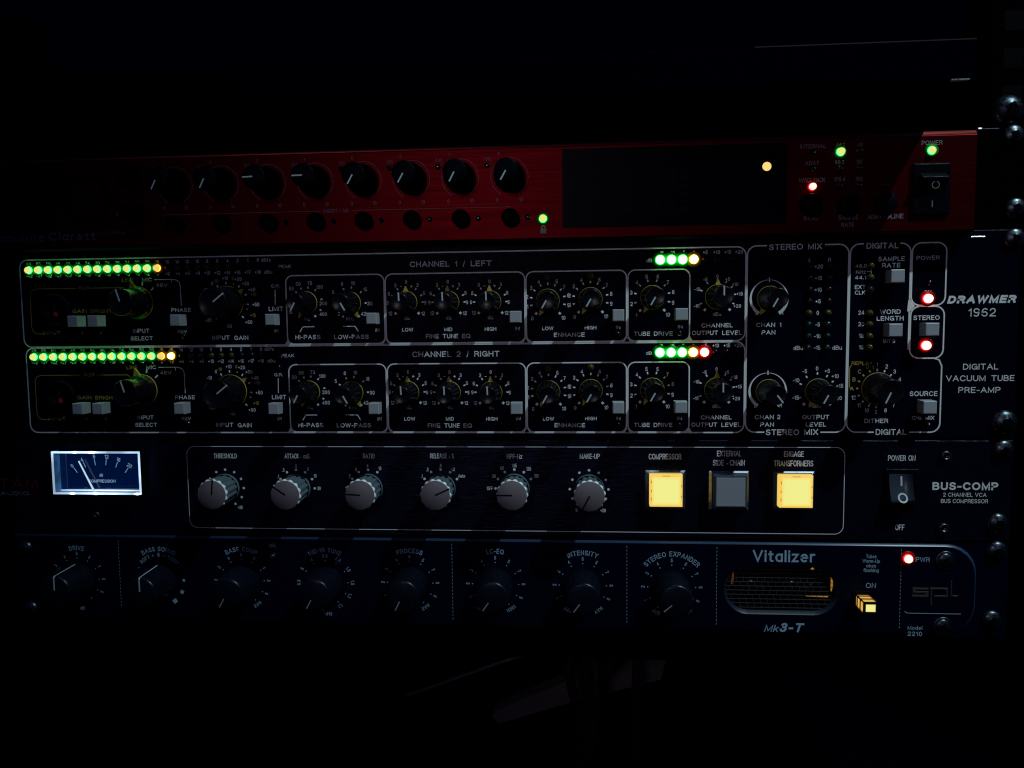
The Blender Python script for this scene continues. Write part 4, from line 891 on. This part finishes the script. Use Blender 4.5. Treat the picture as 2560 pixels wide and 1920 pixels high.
c = Q(800, 309, -0.2); text(ts, 'dB', c[0], c[1], 1.4, y=-0.26); a, b = Q(700, 355, -0.2), Q(913, 355, -0.2); text(ts, 'COMPRESSION', (a[0] + b[0]) / 2, a[1], 1.5, b[0] - a[0], y=-0.26, bold=.008)
M['bulb_w'] = emis('meter_bulb', (0.75, 0.90, 1.0), 2.2)
for fx, fz in ((0.46, 1), (0.27, 1), (0.22, 0), (0.96, 0), (0.49, 0)):
    bx_ = mx0 + (mx1 - mx0) * fx; bz_ = mz1 - 0.4 if fz else mz0 + 0.4; ln = 2.2 if (fx, fz) == (0.46, 1) else 1.2
    sub('bulb', MB().tube([(bx_ + q_ * ln, MY + 0.1, bz_) for q_ in (-1.6, -.8, -.3, .3, .8, 1.6)], [0.12, 0.45, 0.62, 0.62, 0.45, 0.12], 12).mesh('bulb', M['bulb_w']), mt)  # added glowing swellings paint the glare spots on the meter rim
sub('scale', ts.mesh('scale', M['mprint']), mt)
a, b = Q(752, 450, -2.6), Q(622, 198, -2.6); d = Vector((b[0] - a[0], b[1] - a[1])).normalized(); nx, nz = -d.y * 0.42, d.x * 0.42
nb = MB().prism([(a[0] + nx, a[1] + nz), (a[0] - nx, a[1] - nz), (b[0] - nx * .7, b[1] - nz * .7), (b[0] + nx * .7, b[1] + nz * .7)], -2.8, -2.5)
sub('needle', nb.mesh('needle', M['needle']), mt)
gm = bpy.data.materials.new('clear_window'); gm.use_nodes = True; nt = gm.node_tree; nt.nodes.remove(nt.nodes['Principled BSDF'])
tb = nt.nodes.new('ShaderNodeBsdfTransparent'); gb = nt.nodes.new('ShaderNodeBsdfGlossy'); gb.inputs['Roughness'].default_value = 0.05; mx = nt.nodes.new('ShaderNodeMixShader'); mx.inputs[0].default_value = 0.05
nt.links.new(tb.outputs[0], mx.inputs[1]); nt.links.new(gb.outputs[0], mx.inputs[2]); nt.links.new(mx.outputs[0], nt.nodes['Material Output'].inputs[0])
sub('side_wall', wc_.mesh('side_wall', M['hole']), mt)
sub('window', MB().flat([(mx0 + e, mz0 + e), (mx1 - e, mz0 + e), (mx1 - e, mz1 - e), (mx0 + e, mz1 - e)], MY + 0.2).mesh('window', gm), mt)
for o in mt.children: pass

# ================================================================== DARK BLUE PROCESSOR
vt = thing('stereo_enhancer', 'dark blue-black stereo enhancer with curved dial lettering and tube window, lowest device', 'audio processor', (-45, 0, ZV0))
# faceplate with raised centre whose right end is rounded
wa, wb_ = Y(135, 235), Y(935, 575)
vp = MB()
for q_ in ((XL, wa[0] - 1, ZV0, ZV1), (wb_[0] + 1, XR, ZV0, ZV1), (wa[0] - 1, wb_[0] + 1, wa[1] + 1, ZV1), (wa[0] - 1, wb_[0] + 1, ZV0, wb_[1] - 1)): vp.box(q_[0], q_[1], 0.6, 3.0, q_[2], q_[3])
part('faceplate', vp.mesh('faceplate', M['navy']), vt)
part('chassis', MB().box(-262, 172, 16, 240, ZV0 + 1, ZV1 - 1).mesh('chassis', M['case']), vt)
vx1 = P(2440, 1470)[0]
def panel_out(k, zt, zb):
    r = 13.5
    o = [(XL + 1, zb), (vx1 - r, zb)]
    o += [(vx1 - k - r + (r) * math.sin(rad(a)) * 1.0, zb + (r) * (1 - math.cos(rad(a))) * 1.0) for a in (15, 30, 45, 60, 75, 90)]
    o += [(vx1 - k - r + r * math.cos(rad(a)), zt - r + r * math.sin(rad(a))) for a in (0, 15, 30, 45, 60, 75, 90)]
    o += [(XL + 1, zt)]
    return o
VT, VB = -106.2, ZV0 + 1.2
o1 = panel_out(0, VT, VB); o2 = panel_out(0.9, VT - 0.9, VB + 0.9)
n = len(o1)
pm = MB()
# leave the stadium window open
wc0, wc1 = Y(135, 235), Y(935, 575)
wx0, wx1, wz1, wz0 = wc0[0] + 0.2, wc1[0] - 0.4, wc0[1] + 0.6, wc1[1]
win = rrect(wx0, wx1, wz0, wz1, (wz1 - wz0) / 2 - 0.2, 10)
from mathutils.geometry import tessellate_polygon
allp = [(x, z) for x, z in o2] + [(x, z) for x, z in win]
tris = tessellate_polygon([[Vector((x, z, 0)) for x, z in o2], [Vector((x, z, 0)) for x, z in win]])
def ccw(a, b, c): return (allp[b][0] - allp[a][0]) * (allp[c][1] - allp[a][1]) - (allp[b][1] - allp[a][1]) * (allp[c][0] - allp[a][0])
pm.add([(x, -0.6, z) for x, z in allp], [t_ if ccw(*t_) > 0 else t_[::-1] for t_ in tris])
part('raised_panel', pm.mesh('raised_panel', M['navy']), vt)
em = MB(); em.add([(x, -0.6, z) for x, z in o2] + [(x, -0.25, z) for x, z in [((a[0] + b[0]) / 2, (a[1] + b[1]) / 2 + 0.0) for a, b in zip(o1, o2)]] + [(x, 0.6, z) for x, z in o1],
    [(j * n + i, j * n + (i + 1) % n, (j + 1) * n + (i + 1) % n, (j + 1) * n + i) for j in (0, 1) for i in range(n)], True)
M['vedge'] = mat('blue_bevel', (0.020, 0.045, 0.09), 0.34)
part('bevelled_edge', em.mesh('bevelled_edge', M['vedge']), vt)
# stadium window: sloping lip, dark well, wire mesh and valve glow
nw = len(win); cxw, czw = (wx0 + wx1) / 2, (wz0 + wz1) / 2
inner = rrect(wx0 + 1.3, wx1 - 1.3, wz0 + 1.3, wz1 - 1.3, (wz1 - wz0) / 2 - 1.5, 10)
lm = MB(); lm.add([(x, -0.6, z) for x, z in win] + [(x, 0.0, z) for x, z in [((a[0] * .6 + b[0] * .4), (a[1] * .6 + b[1] * .4)) for a, b in zip(win, inner)]] + [(x, 1.6, z) for x, z in inner],
    [(j * nw + (i + 1) % nw, j * nw + i, (j + 1) * nw + i, (j + 1) * nw + (i + 1) % nw)[::-1] for j in (0, 1) for i in range(nw)], True)
wn = part('tube_window', lm.mesh('tube_window', M['winlip']), vt)
well = MB(); well.add([(x, 1.6, z) for x, z in inner] + [(x, 14, z) for x, z in inner], [(i, (i + 1) % nw, nw + (i + 1) % nw, nw + i) for i in range(nw)] + [tuple(range(2 * nw - 1, nw - 1, -1))])
sub('well', well.mesh('well', M['hole']), wn)
# staggered wire mesh
wm = MB(); rows = 10; zr0, zr1 = wz0 + 1.4, wz1 - 1.4; rr = (zr1 - zr0) / 2
for j in range(rows):
    z = zr0 + (zr1 - zr0) * (j + 0.5) / rows; half = (wx1 - wx0) / 2 - 1.4 - rr + math.sqrt(max(0, rr * rr - (z - (zr0 + zr1) / 2) ** 2))
    wm.box(cxw - half, cxw + half, 1.75, 2.05, z - 0.11, z + 0.11)
    dzr = (zr1 - zr0) / rows; x = cxw - half + (0 if j % 2 else 1.0)
    while x < cxw + half - 0.3:
        wm.box(x - 0.09, x + 0.09, 1.80, 2.05, z + 0.11, z + dzr - 0.11 if j < rows - 1 else z + dzr * 0.4); x += 3.3
M['wire'] = mat('blackened_wire', (0.05, 0.05, 0.055), 0.4)
wmo = sub('wire_mesh', wm.mesh('wire_mesh', M['wire']), wn); wmo['kind'] = 'stuff'
M['glow'] = emis('glowing_filament', (1.0, 0.46, 0.06), 0.33); M['glow2'] = emis('dull_filament_glow', (1.0, 0.28, 0.06), 0.07); M['glow3'] = emis('amber_filament_glow', (1.0, 0.40, 0.06), 0.15); M['bulb'] = mat('valve_glass', (0.02, 0.015, 0.012), 0.08)
def at(F, x, y, yy): q = F(x, y, yy); return (q[0], yy, q[1])
for pts, rr_, gm_, lb_ in (
        ([(1140, 105, 3.6), (1158, 96, 3.6), (1172, 112, 3.6)], [0.3, 0.5, 0.3], 'glow', 'bright orange tip'),
        ([(1376, 165, 3.2), (1381, 240, 3.4), (1379, 300, 3.4), (1372, 365, 3.2)], [0.25, 0.5, 0.5, 0.2], 'glow', 'glowing orange upright wire'),
        ([(1404, 195, 3.2), (1418, 235, 3.2), (1424, 280, 3.2)], [0.12, 0.25, 0.12], 'glow3', 'faint outer wire'),
        ([(1080, 415, 3.3), (1200, 418, 3.2), (1290, 421, 3.2), (1335, 422, 3.2)], [0.1, 0.2, 0.3, 0.25], 'glow', 'glowing orange level wire'),
        ([(245, 140, 3.2), (240, 210, 3.4), (225, 275, 3.2)], [0.3, 0.6, 0.3], 'glow2', 'faint reddish wire')):
    fl = MB(); fl.tube([at(GR, *p_) for p_ in pts], rr_, 10); sub('filament', fl.mesh('filament', M[gm_]), wn, label=lb_)
vb = MB(); vb.tube([(wx0 + 9, 9, czw + 1), (wx0 + 11, 9, czw + 1), (cxw - 6, 9, czw + 1), (cxw - 3, 9, czw + 1)], [2.0, 4.2, 4.2, 2.5], 16); sub('valve', vb.mesh('valve', M['bulb']), wn)
vb = MB(); vb.tube([(cxw + 3, 9, czw + 1), (cxw + 6, 9, czw + 1), (wx1 - 11, 9, czw + 1), (wx1 - 9, 9, czw + 1)], [2.5, 4.2, 4.2, 2.0], 16); sub('valve', vb.mesh('valve', M['bulb']), wn)
VY = -0.6
t = WMB(); t2 = WMB()
def blue_knob(c, ang, side=False):
    h = 18.6
    def body(): return MB().lathe([(8.6, 0.1), (8.7, 1.0), (8.55, 3), (7.9, h - 1.6), (7.75, h - 0.8), (7.4, h - 0.25), (6.8, h), (0.05, h + 0.02)], 64, mod=lambda a, hh: 1).mesh('knob', M['kblue'])
    def ptr(): return MB().box(-0.26, 0.26, -h - 0.1, -h + 0.3, 2.6, 7.3, 0.03).mesh('pointer', M['linep'])
    def ptr2():
        b = MB(); b.box(-0.28, 0.28, -h - 0.1, -h + 0.3, 1.0, 7.4, 0.03)
        b.add([(x, yy, z) for x in (-0.26, 0.26) for yy, z in ((-h - 0.1, 7.3), (-h + 0.7, 7.85), (-3, 8.65), (-2, 8.75), (-2, 8.2), (-h + 0.7, 7.3))], [(0, 6, 7, 1), (1, 7, 8, 2), (2, 8, 9, 3), (0, 1, 2, 3, 4, 5), (6, 11, 10, 9, 8, 7)]); return b.mesh('pointer', M['line'])
    k = part('knob', cached('bk', body), vt, (c[0], VY, c[1]), ang)
    sub('pointer', cached('bkp2', ptr2) if side else cached('bkp', ptr), k)
base = {1: (196, 1452), 2: (399.9, 1455.0), 3: (605.9, 1453.9), 4: (814.2, 1456.4), 5: (1025.4, 1458.4), 6: (1238.9, 1461.8), 7: (1457, 1465), 8: (1679, 1470.6)}
pa_ = {1: 0, 2: 0, 3: -151, 4: -151, 5: -153, 6: -145, 7: -143, 8: -130}
cc = {k: P(*v, VY) for k, v in base.items()}
zk = sum(c[1] for c in cc.values()) / 8
for k, c in cc.items():
    c = (c[0], c[1] * 0.5 + zk * 0.5); cc[k] = c; blue_knob(c, pa_[k], k < 3)
def vnum(c, vals, r=13.6, h=1.75, rd=11.3, arc=True):
    for s, a in vals:
        t2.disc(*pol(c, rd, a), 0.28, VY - 0.1, 8)
        if s: arc_text_v(s, c, r, a, h)
def arc_text_v(s, c, r, a, h, bold=0.008, kx=0.9, gap=0.22, mb=None):
    b = MB(); arc_text(b, s, c[0], c[1], r, a, h, kx, gap, bold); tgt = mb or t2
    if len(s) > 2 and s[0].isalpha(): tgt = MB(); t2.words.append(tgt)
    tgt.add([(x, VY - 0.11, z) for x, y, z in b.v], b.f)
nums = lambda lo, hi, names={}: [(names.get(i, str(i)), -145 + 29 * i) for i in range(lo, hi + 1)]
for k, lo, hi in ((1, 'OFF', ''), (3, 'OFF', 'MAX'), (5, 'OFF', 'MAX'), (6, 'OFF', 'HIGH'), (7, 'OFF', 'MAX'), (8, 'OFF', 'MAX')):
    vnum(cc[k], [(str(i), -145 + 29 * i) for i in range(1, 10)])
    arc_text_v(lo, cc[k], 13.7, -148, 1.75)
    if hi: arc_text_v(hi, cc[k], 13.8, 147, 1.75)
    for a in (-145, 145): t2.disc(*pol(cc[k], 11.3, a), 0.28, VY - 0.1, 8)
vnum(cc[4], list(zip(('20', '15', '11', '8.5', '6', '4', '2.8', '2.2', '1.8', '1.5', '1.3', '1.1'), (-170, -145, -117, -90, -59, -30, 0, 29, 59, 89, 118, 148))))
text(t2, 'kHz', cc[4][0] + 1.0, cc[4][1] - 15.5, 1.9, y=VY - 0.11); text(t2, 'dB', cc[1][0] + 1.5, cc[1][1] - 14.5, 1.7, y=VY - 0.11)
for s, k, r, h in (('BASS SOUND', 2, 16.6, 2.3), ('BASS COMP', 3, 16.6, 2.3), ('MID-HI TUNE', 4, 16.6, 2.3), ('PROCESS', 5, 16.6, 2.3), ('LC-EQ', 6, 16.9, 2.3), ('INTENSITY', 7, 16.6, 2.4), ('STEREO EXPANDER', 8, 16.8, 2.4), ('DRIVE', 1, 16.6, 2.3)):
    arc_text_v(s, cc[k], r, 0, h, 0.006, 0.95, 0.24)
arc_text_v('SOFT', cc[2], 13.4, -33, 1.9); arc_text_v('0', cc[2], 13.6, 0, 2.1); arc_text_v('TIGHT', cc[2], 13.4, 34, 1.9)
for a, s in ((-13, -1), (13, 1)): p = pol(cc[2], 13.4, a); t2.stroke([(p[0] - s * 0.35, p[1] + 0.6), (p[0] + s * 0.3, p[1]), (p[0] - s * 0.35, p[1] - 0.6)], 0.25, VY - 0.1)
for a, sz in ((-57, 0.5), (57, 0.5), (87, 1.3), (115, 1.8), (143, 2.2), (-87, 1.3), (-115, 1.8), (-143, 2.2)):
    p = pol(cc[2], 12.6, a); hs = sz / 2; ca, sa = math.cos(rad(a)), math.sin(rad(a)); t2.flat([(p[0] + u * ca + v * sa, p[1] - u * sa + v * ca) for u, v in ((-hs, -hs), (hs, -hs), (hs, hs), (-hs, hs))], VY - 0.1)
c = W(695, 117, VY); text(t2, 'GR', c[0], c[1], 1.9, y=VY - 0.11); led(vt, W(700, 208, VY), 'off_dark', 1.6, 2.4, y=VY)
def tv(F, s, x0, x1, yc, hp, mb=None, **kw): 
    a, b = F(x0, yc, VY), F(x1, yc, VY); u, v = F(0, yc - hp / 2, VY), F(0, yc + hp / 2, VY)
    text(mb or t2, s, (a[0] + b[0]) / 2, (a[1] + b[1]) / 2, u[1] - v[1], b[0] - a[0], y=VY - 0.11, **kw)
tv(Y, 'Vitalizer', 337, 768, 167, 80, bold=0.012); tv(Y, 'Mk', 422, 515, 665, 48, shear=0.3); tv(Y, '3-T', 527, 685, 660, 62, bold=0.03, shear=0.3)
tv(Y, 'Tubes', 1120, 1192, 168, 24); tv(Y, 'Warm-Up', 1095, 1215, 200, 24); tv(Y, 'when', 1120, 1188, 233, 24); tv(Y, 'flashing', 1102, 1207, 264, 24)
tv(Y, 'ON', 1118, 1188, 369, 34); tv(Y, 'PWR', 1463, 1560, 190, 32); tv(Y, 'Model', 1407, 1508, 662, 26); tv(Y, '2210', 1407, 1507, 703, 30, bold=.01)
for xx in (-61.5, 22.75, 64.9, 148.9, P(305, 1500)[0]):
    z = VT - 2.2
    while z > VB + 3.5: t2.stroke([(xx, z), (xx, z - 0.95)], 0.18, VY - 0.1); z -= 1.75
a, b = Y(1385, 548, VY), Y(1775, 560, VY); t2.stroke([(a[0], a[1]), (a[0] + 1.5, a[1] - 0.8), (b[0], a[1] - 0.8)], 0.28, VY - 0.1)
sheet('lettering', t2, vt, M['printb'])
# maker's emblem: raised squared letters s p l
M['emb'] = mat('satin_metal_emblem', (0.085, 0.075, 0.075), 0.4, metal=0.6)
em = MB()
def bar(x0, y0, x1, y1):
    a = Y(x0, y1, VY); b = Y(x1, y0, VY); em.box(a[0], b[0], VY - 0.4, VY + 0.1, a[1], b[1], 0.1)
for q_ in ((1440, 386, 1550, 397), (1440, 398, 1462, 408), (1440, 409, 1550, 421), (1528, 422, 1550, 434), (1435, 435, 1550, 448),
           (1562, 386, 1684, 395), (1562, 396, 1576, 504), (1672, 396, 1684, 437), (1590, 438, 1684, 448), (1702, 335, 1714, 447), (1715, 437, 1752, 447)): bar(*q_)
part('emblem', em.mesh('emblem', M['emb']), vt)
led(vt, Y(1408, 182, VY), 'red', 1.9, 2.6, y=VY)
for x, yv in ((1668, 195), (1650, 650)):
    c = Y(x, yv, VY); s_ = round_screw(vt, c, 3.4, 1.5, 'steel', VY, 'panel_screw', 20)
    sub('washer', cached('wsh', lambda: MB().lathe([(4.4, 0), (4.4, 0.5), (4.1, 0.7), (3.5, 0.7)], 32, capf=False).mesh('washer', M['dsteel'])), s_)
for x, yv in ((290, 172), (350, 838)): round_screw(vt, V(x, yv, VY), 3.6, 2.4, 'steel', VY, 'rack_screw', 35)
# lit mains button: clear ribbed shell over a yellow lamp
bx0, bz1 = GR(1672, 392, VY); bx1, bz0 = GR(1880, 612, VY)
BH = 11.5
f0 = GR(1748, 488, -BH); f1 = GR(1905, 620, -BH)
wd = (f1[0] - f0[0]) / 2; hd = (f0[1] - f1[1]) / 2; bcx, bcz = (f0[0] + f1[0]) / 2, (f0[1] + f1[1]) / 2
part('button_surround', MB().box(bcx - wd - 1.5, bcx + wd + 1.5, VY - 0.5, VY + 0.2, bcz - hd - 1.5, bcz + hd + 1.5, 0.3).mesh('button_surround', M['knobm']), vt)
lb = part('lit_button', MB().box(-wd + 0.25, wd - 0.25, -BH + 0.6, 0, -hd + 0.25, hd - 0.25, 0.3).mesh('lit_button', M['lampo2'] if 'lampo2' in M else emis('warm_lit_shell', (1.0, 0.55, 0.10), 0.75)), vt, (bcx, 0, bcz), label='glowing amber')
M['shell'] = mat('smoked_shell_rib', (0.01, 0.008, 0.006), 0.15)
rb = MB()
for yy in (-BH, -BH * 0.62, -BH * 0.28):
    for (x0, x1, z0, z1) in ((-wd, wd, hd - 0.35, hd), (-wd, wd, -hd, -hd + 0.35), (-wd, -wd + 0.35, -hd + .35, hd - .35), (wd - 0.35, wd, -hd + .35, hd - .35)): rb.box(x0, x1, yy, yy + 0.9, z0, z1)
for sx in (-1, 1):
    for sz in (-1, 1): rb.box(sx * wd - 0.3 - (0.25 if sx > 0 else 0) + .05, sx * wd + 0.25 + .05 * 0, -BH + .9, -0.4, sz * hd - 0.3, sz * hd + 0.27)
sub('shell_ribs', rb.mesh('shell_ribs', M['shell']), lb)
fm = MB(); k_ = 0.9
for (x0, x1, z0, z1) in ((-wd, wd, hd - k_, hd), (-wd, wd, -hd, -hd + k_), (-wd, -wd + k_, -hd + k_, hd - k_), (wd - k_, wd, -hd + k_, hd - k_)): fm.box(x0, x1, -BH - 0.3, -BH + 0.5, z0, z1)
sub('front_frame', fm.mesh('front_frame', M['shell']), lb)
sub('cap', MB().box(-wd + k_, wd - k_, -BH - 0.05, -BH + 0.5, -hd + k_, hd - k_).mesh('cap', M['lampy']), lb)

# ================================================================== RACK FRAME, SCREWS, BOARD
rk_ = thing('equipment_rack', 'black steel rack frame holding the four audio devices', 'rack', (-45, 10, ZV0 - 60))
for nm, x0, x1 in (('rail', 181.5, 205), ('rail', -300, -268)):
    part('rail', MB().box(x0, x1, 3.15, 22, ZV0 - 55, 150, 0.8).mesh('rail', M['rail']), rk_)
part('side_panel', MB().box(206, 222, -6, 260, ZV0 - 60, 150, 1.5).mesh('side_panel', M['board']), rk_)
part('side_panel', MB().box(-318, -302, -6, 260, ZV0 - 60, 150, 1.5).mesh('side_panel', M['board']), rk_)
zc = P(1100, 1612)[1]
part('crossbar', MB().box(-268, 181, 2.0, 30, zc - 6.5, ZV0 - 1.3, 1.2).mesh('crossbar', M['rail']), rk_)
part('back_panel', MB().box(-300, 205, 262, 268, ZV0 + 2, 150).mesh('back_panel', M['case']), rk_)
for F, x, yv, own in ((ST, 535, 540, fo), (ST, 553, 1262, fo), (ST, 545, 1562, dr), (SB, 355, 150, dr), (SB, 350, 335, bc), (SB, 310, 825, bc), (SB, 305, 1012, vt), (SB, 270, 1475, vt)):
    rr_, hh_, ro = (4.5, 2.5, random.uniform(0, 90)) if yv != 150 else (5.6, 3.4, 25)
    yy = {fo: 0.8, vt: 0.6}.get(own, 0.0); c = F(x, yv, yy - 1)
    round_screw(own, c, rr_, hh_, 'steel', yy, 'rack_screw', ro)
c = ST(500, 285, 0); round_screw(rk_, c, 6.6, 5.0, 'steel', 3.15, 'rack_screw', 18)
for zz in (96, 112, 128, 144): part('square_hole', cached('sqh', lambda: MB().box(-4.2, 4.2, -0.1, 0.5, -4.2, 4.2).mesh('square_hole', M['hole'])), rk_, (192, 3.1, zz))
# bright folded clips between the units at the right ear
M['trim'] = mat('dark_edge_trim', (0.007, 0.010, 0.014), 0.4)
M['tin'] = wear(mat('bare_metal', (0.6, 0.62, 0.64), 0.35, metal=0.9), (800, 800, 800), 0.4, 0.3, .0001)
for x0, yv0, x1, yv1, own, yo in ((180, 470, 222, 494, fo, 0.2), (108, 1538, 252, 1564, dr, -0.6)):
    a = ST(x0, yv1, yo); b = ST(x1, yv0, yo)
    part('metal_clip', MB().box(a[0], b[0], yo, 2.5, a[1], b[1], 0.3).mesh('metal_clip', M['tin']), own)
a = ST(222, 482, 0); b = ST(388, 474, 0); part('edge_strip', MB().box(a[0], b[0], 0.1, 2, a[1] - 0.1, b[1] + 0.05).mesh('edge_strip', M['tin']), fo)  # bright strip paints the white glint on top of the ear

# board that juts out above the devices
PB = 36.0
a = P(2438, 205, -PB); bt = P(2436, 96, -PB); bl = P(1280, 231, -PB)
bx1 = a[0]; z0, z1 = (a[1] + bl[1]) / 2, bt[1]
bd = thing('shelf_board', 'thick black board jutting out above the red audio interface', 'shelf', (-60, 0, z0))
part('board', MB().box(-300, bx1, -PB, 240, z0, z1, 0.7).mesh('board', M['board']), bd)
part('edge_trim', MB().box(72, bx1 + 0.05, -PB - 0.15, -PB + 1.2, z1 - 0.35, z1 + 0.1).mesh('edge_trim', M['trim']), bd)  # lighter strip paints the highlight along the board's top edge
a = P(2385, 203, -PB); part('edge_chip', MB().box(a[0] - 1.0, a[0] + 6, -PB - 0.1, -PB + 2, z0 - 0.15, z0 + 0.35).mesh('edge_chip', M['tin']), bd)  # bright sliver paints a glint on the board's lower edge

# ================================================================== BELOW THE RACK: desk top, pale slab, rod, cables
M['desk'] = wear(mat('dark_desk', (0.0004, 0.0005, 0.003), 0.7, spec=0.0), (60, 60, 60), 0.3, 0.3, 0.0005)
M['slab'] = wear(mat('pale_pink_slab', (0.10, 0.075, 0.078), 0.7), (60, 60, 60), 0.2)
M['cable'] = wear(mat('black_cable', (0.008, 0.008, 0.010), 0.45), (300, 300, 300), 0.2)
M['rod'] = mat('grey_rod', (0.10, 0.10, 0.13), 0.4)
fl_ = bpy.data.objects.new('floor', MB().box(-1500, 1500, -1500, 1500, -330, -320).mesh('floor', M['desk'])); COL.objects.link(fl_); fl_['kind'] = 'structure'
wl = bpy.data.objects.new('wall', MB().box(-1500, 1500, 700, 720, -320, 1500).mesh('wall', M['wallp'])); COL.objects.link(wl); wl['kind'] = 'structure'
C2 = Fr(1200, 1600, 4.424)
def q3(F, x, y, yy): a = F(x, y, yy); return Vector((a[0], yy, a[1]))
sy = 150
c_ = [q3(C2, 130, 850, sy), q3(C2, 215, 925, sy), q3(C2, 1000, 690, sy), q3(C2, 2000, 440, sy), q3(C2, 2060, 210, sy), q3(C2, 1560, 200, sy), q3(C2, 920, 470, sy), q3(C2, 170, 790, sy)]
sl = thing('pale_slab', 'pale pinkish slab lying slanted behind the cables under the rack', 'slab', tuple(c_[0]))
part('top', MB().prism([(v.x, v.z) for v in c_], sy, sy + 14).mesh('top', M['slab']), sl)
C1 = Fr(900, 1600, 4.424)
p = [q3(C1, 500, 622, 120), q3(C1, 1600, 230, 120), q3(C1, 1840, 165, 120)]
rd = bpy.data.objects.new('support_rod', MB().tube(p, 1.1, 10).mesh('support_rod', M['rod'])); COL.objects.link(rd); rd['label'] = 'thin grey rod slanting up left of the cables under the rack'; rd['category'] = 'rod'
def cable(F, pts, r, lab, yy=110):
    ps = [q3(F, x, y, yy + d) for x, y, d in pts]
    out = []
    for i in range(len(ps) - 1):
        p0, p1, p2, p3 = ps[max(i - 1, 0)], ps[i], ps[i + 1], ps[min(i + 2, len(ps) - 1)]
        for k in range(8):
            u = k / 8; out.append(0.5 * ((2 * p1) + (p2 - p0) * u + (2 * p0 - 5 * p1 + 4 * p2 - p3) * u * u + (3 * p1 - p0 - 3 * p2 + p3) * u ** 3))
    out.append(ps[-1])
    o = bpy.data.objects.new('cable', MB().tube(out, r, 10).mesh('cable', M['cable'])); COL.objects.link(o); o['label'] = lab; o['category'] = 'cable'; o['group'] = 'cables hanging under the rack'
cable(C2, ((1730, 60, 0), (1730, 300, 0), (1725, 800, 4), (1740, 1400, 10)), 2.8, 'straight black cable hanging rightmost, across the pale slab')
cable(C2, ((1560, 60, -6), (1500, 220, -4), (1330, 420, 0), (1270, 700, 6), (1250, 1400, 8)), 3.6, 'black cable curving down to the left across the pale slab')
cable(C2, ((1250, 40, 4), (1270, 300, 2), (1300, 600, 0), (1210, 1300, 0)), 4.2, 'thickest black cable hanging in the middle of the bunch')
cable(C2, ((1180, 60, -10), (1160, 300, -8), (1190, 560, -6), (1150, 1300, 0)), 2.6, 'thin black cable looping beside the thickest cable')
cable(C2, ((1000, 40, 0), (985, 330, 0), (1040, 620, 2), (1130, 900, 4), (1120, 1400, 4)), 3.2, 'black cable hanging at the left edge of the bunch')
C3 = Fr(300, 1560, 3.16)
cable(C3, ((30, -120, 40), (200, 200, 40), (330, 460, 40), (700, 670, 40), (1180, 960, 60), (1500, 1250, 80)), 4.0, 'long thick black cable sweeping down at the left under the rack', 90)
cable(C3, ((760, 1130, 60), (1000, 1060, 60), (1230, 970, 60), (1500, 890, 60)), 1.6, 'thin cable rising to the right at the bottom left', 90)

for o in bpy.data.objects:
    if '_w' in o: del o['_w']
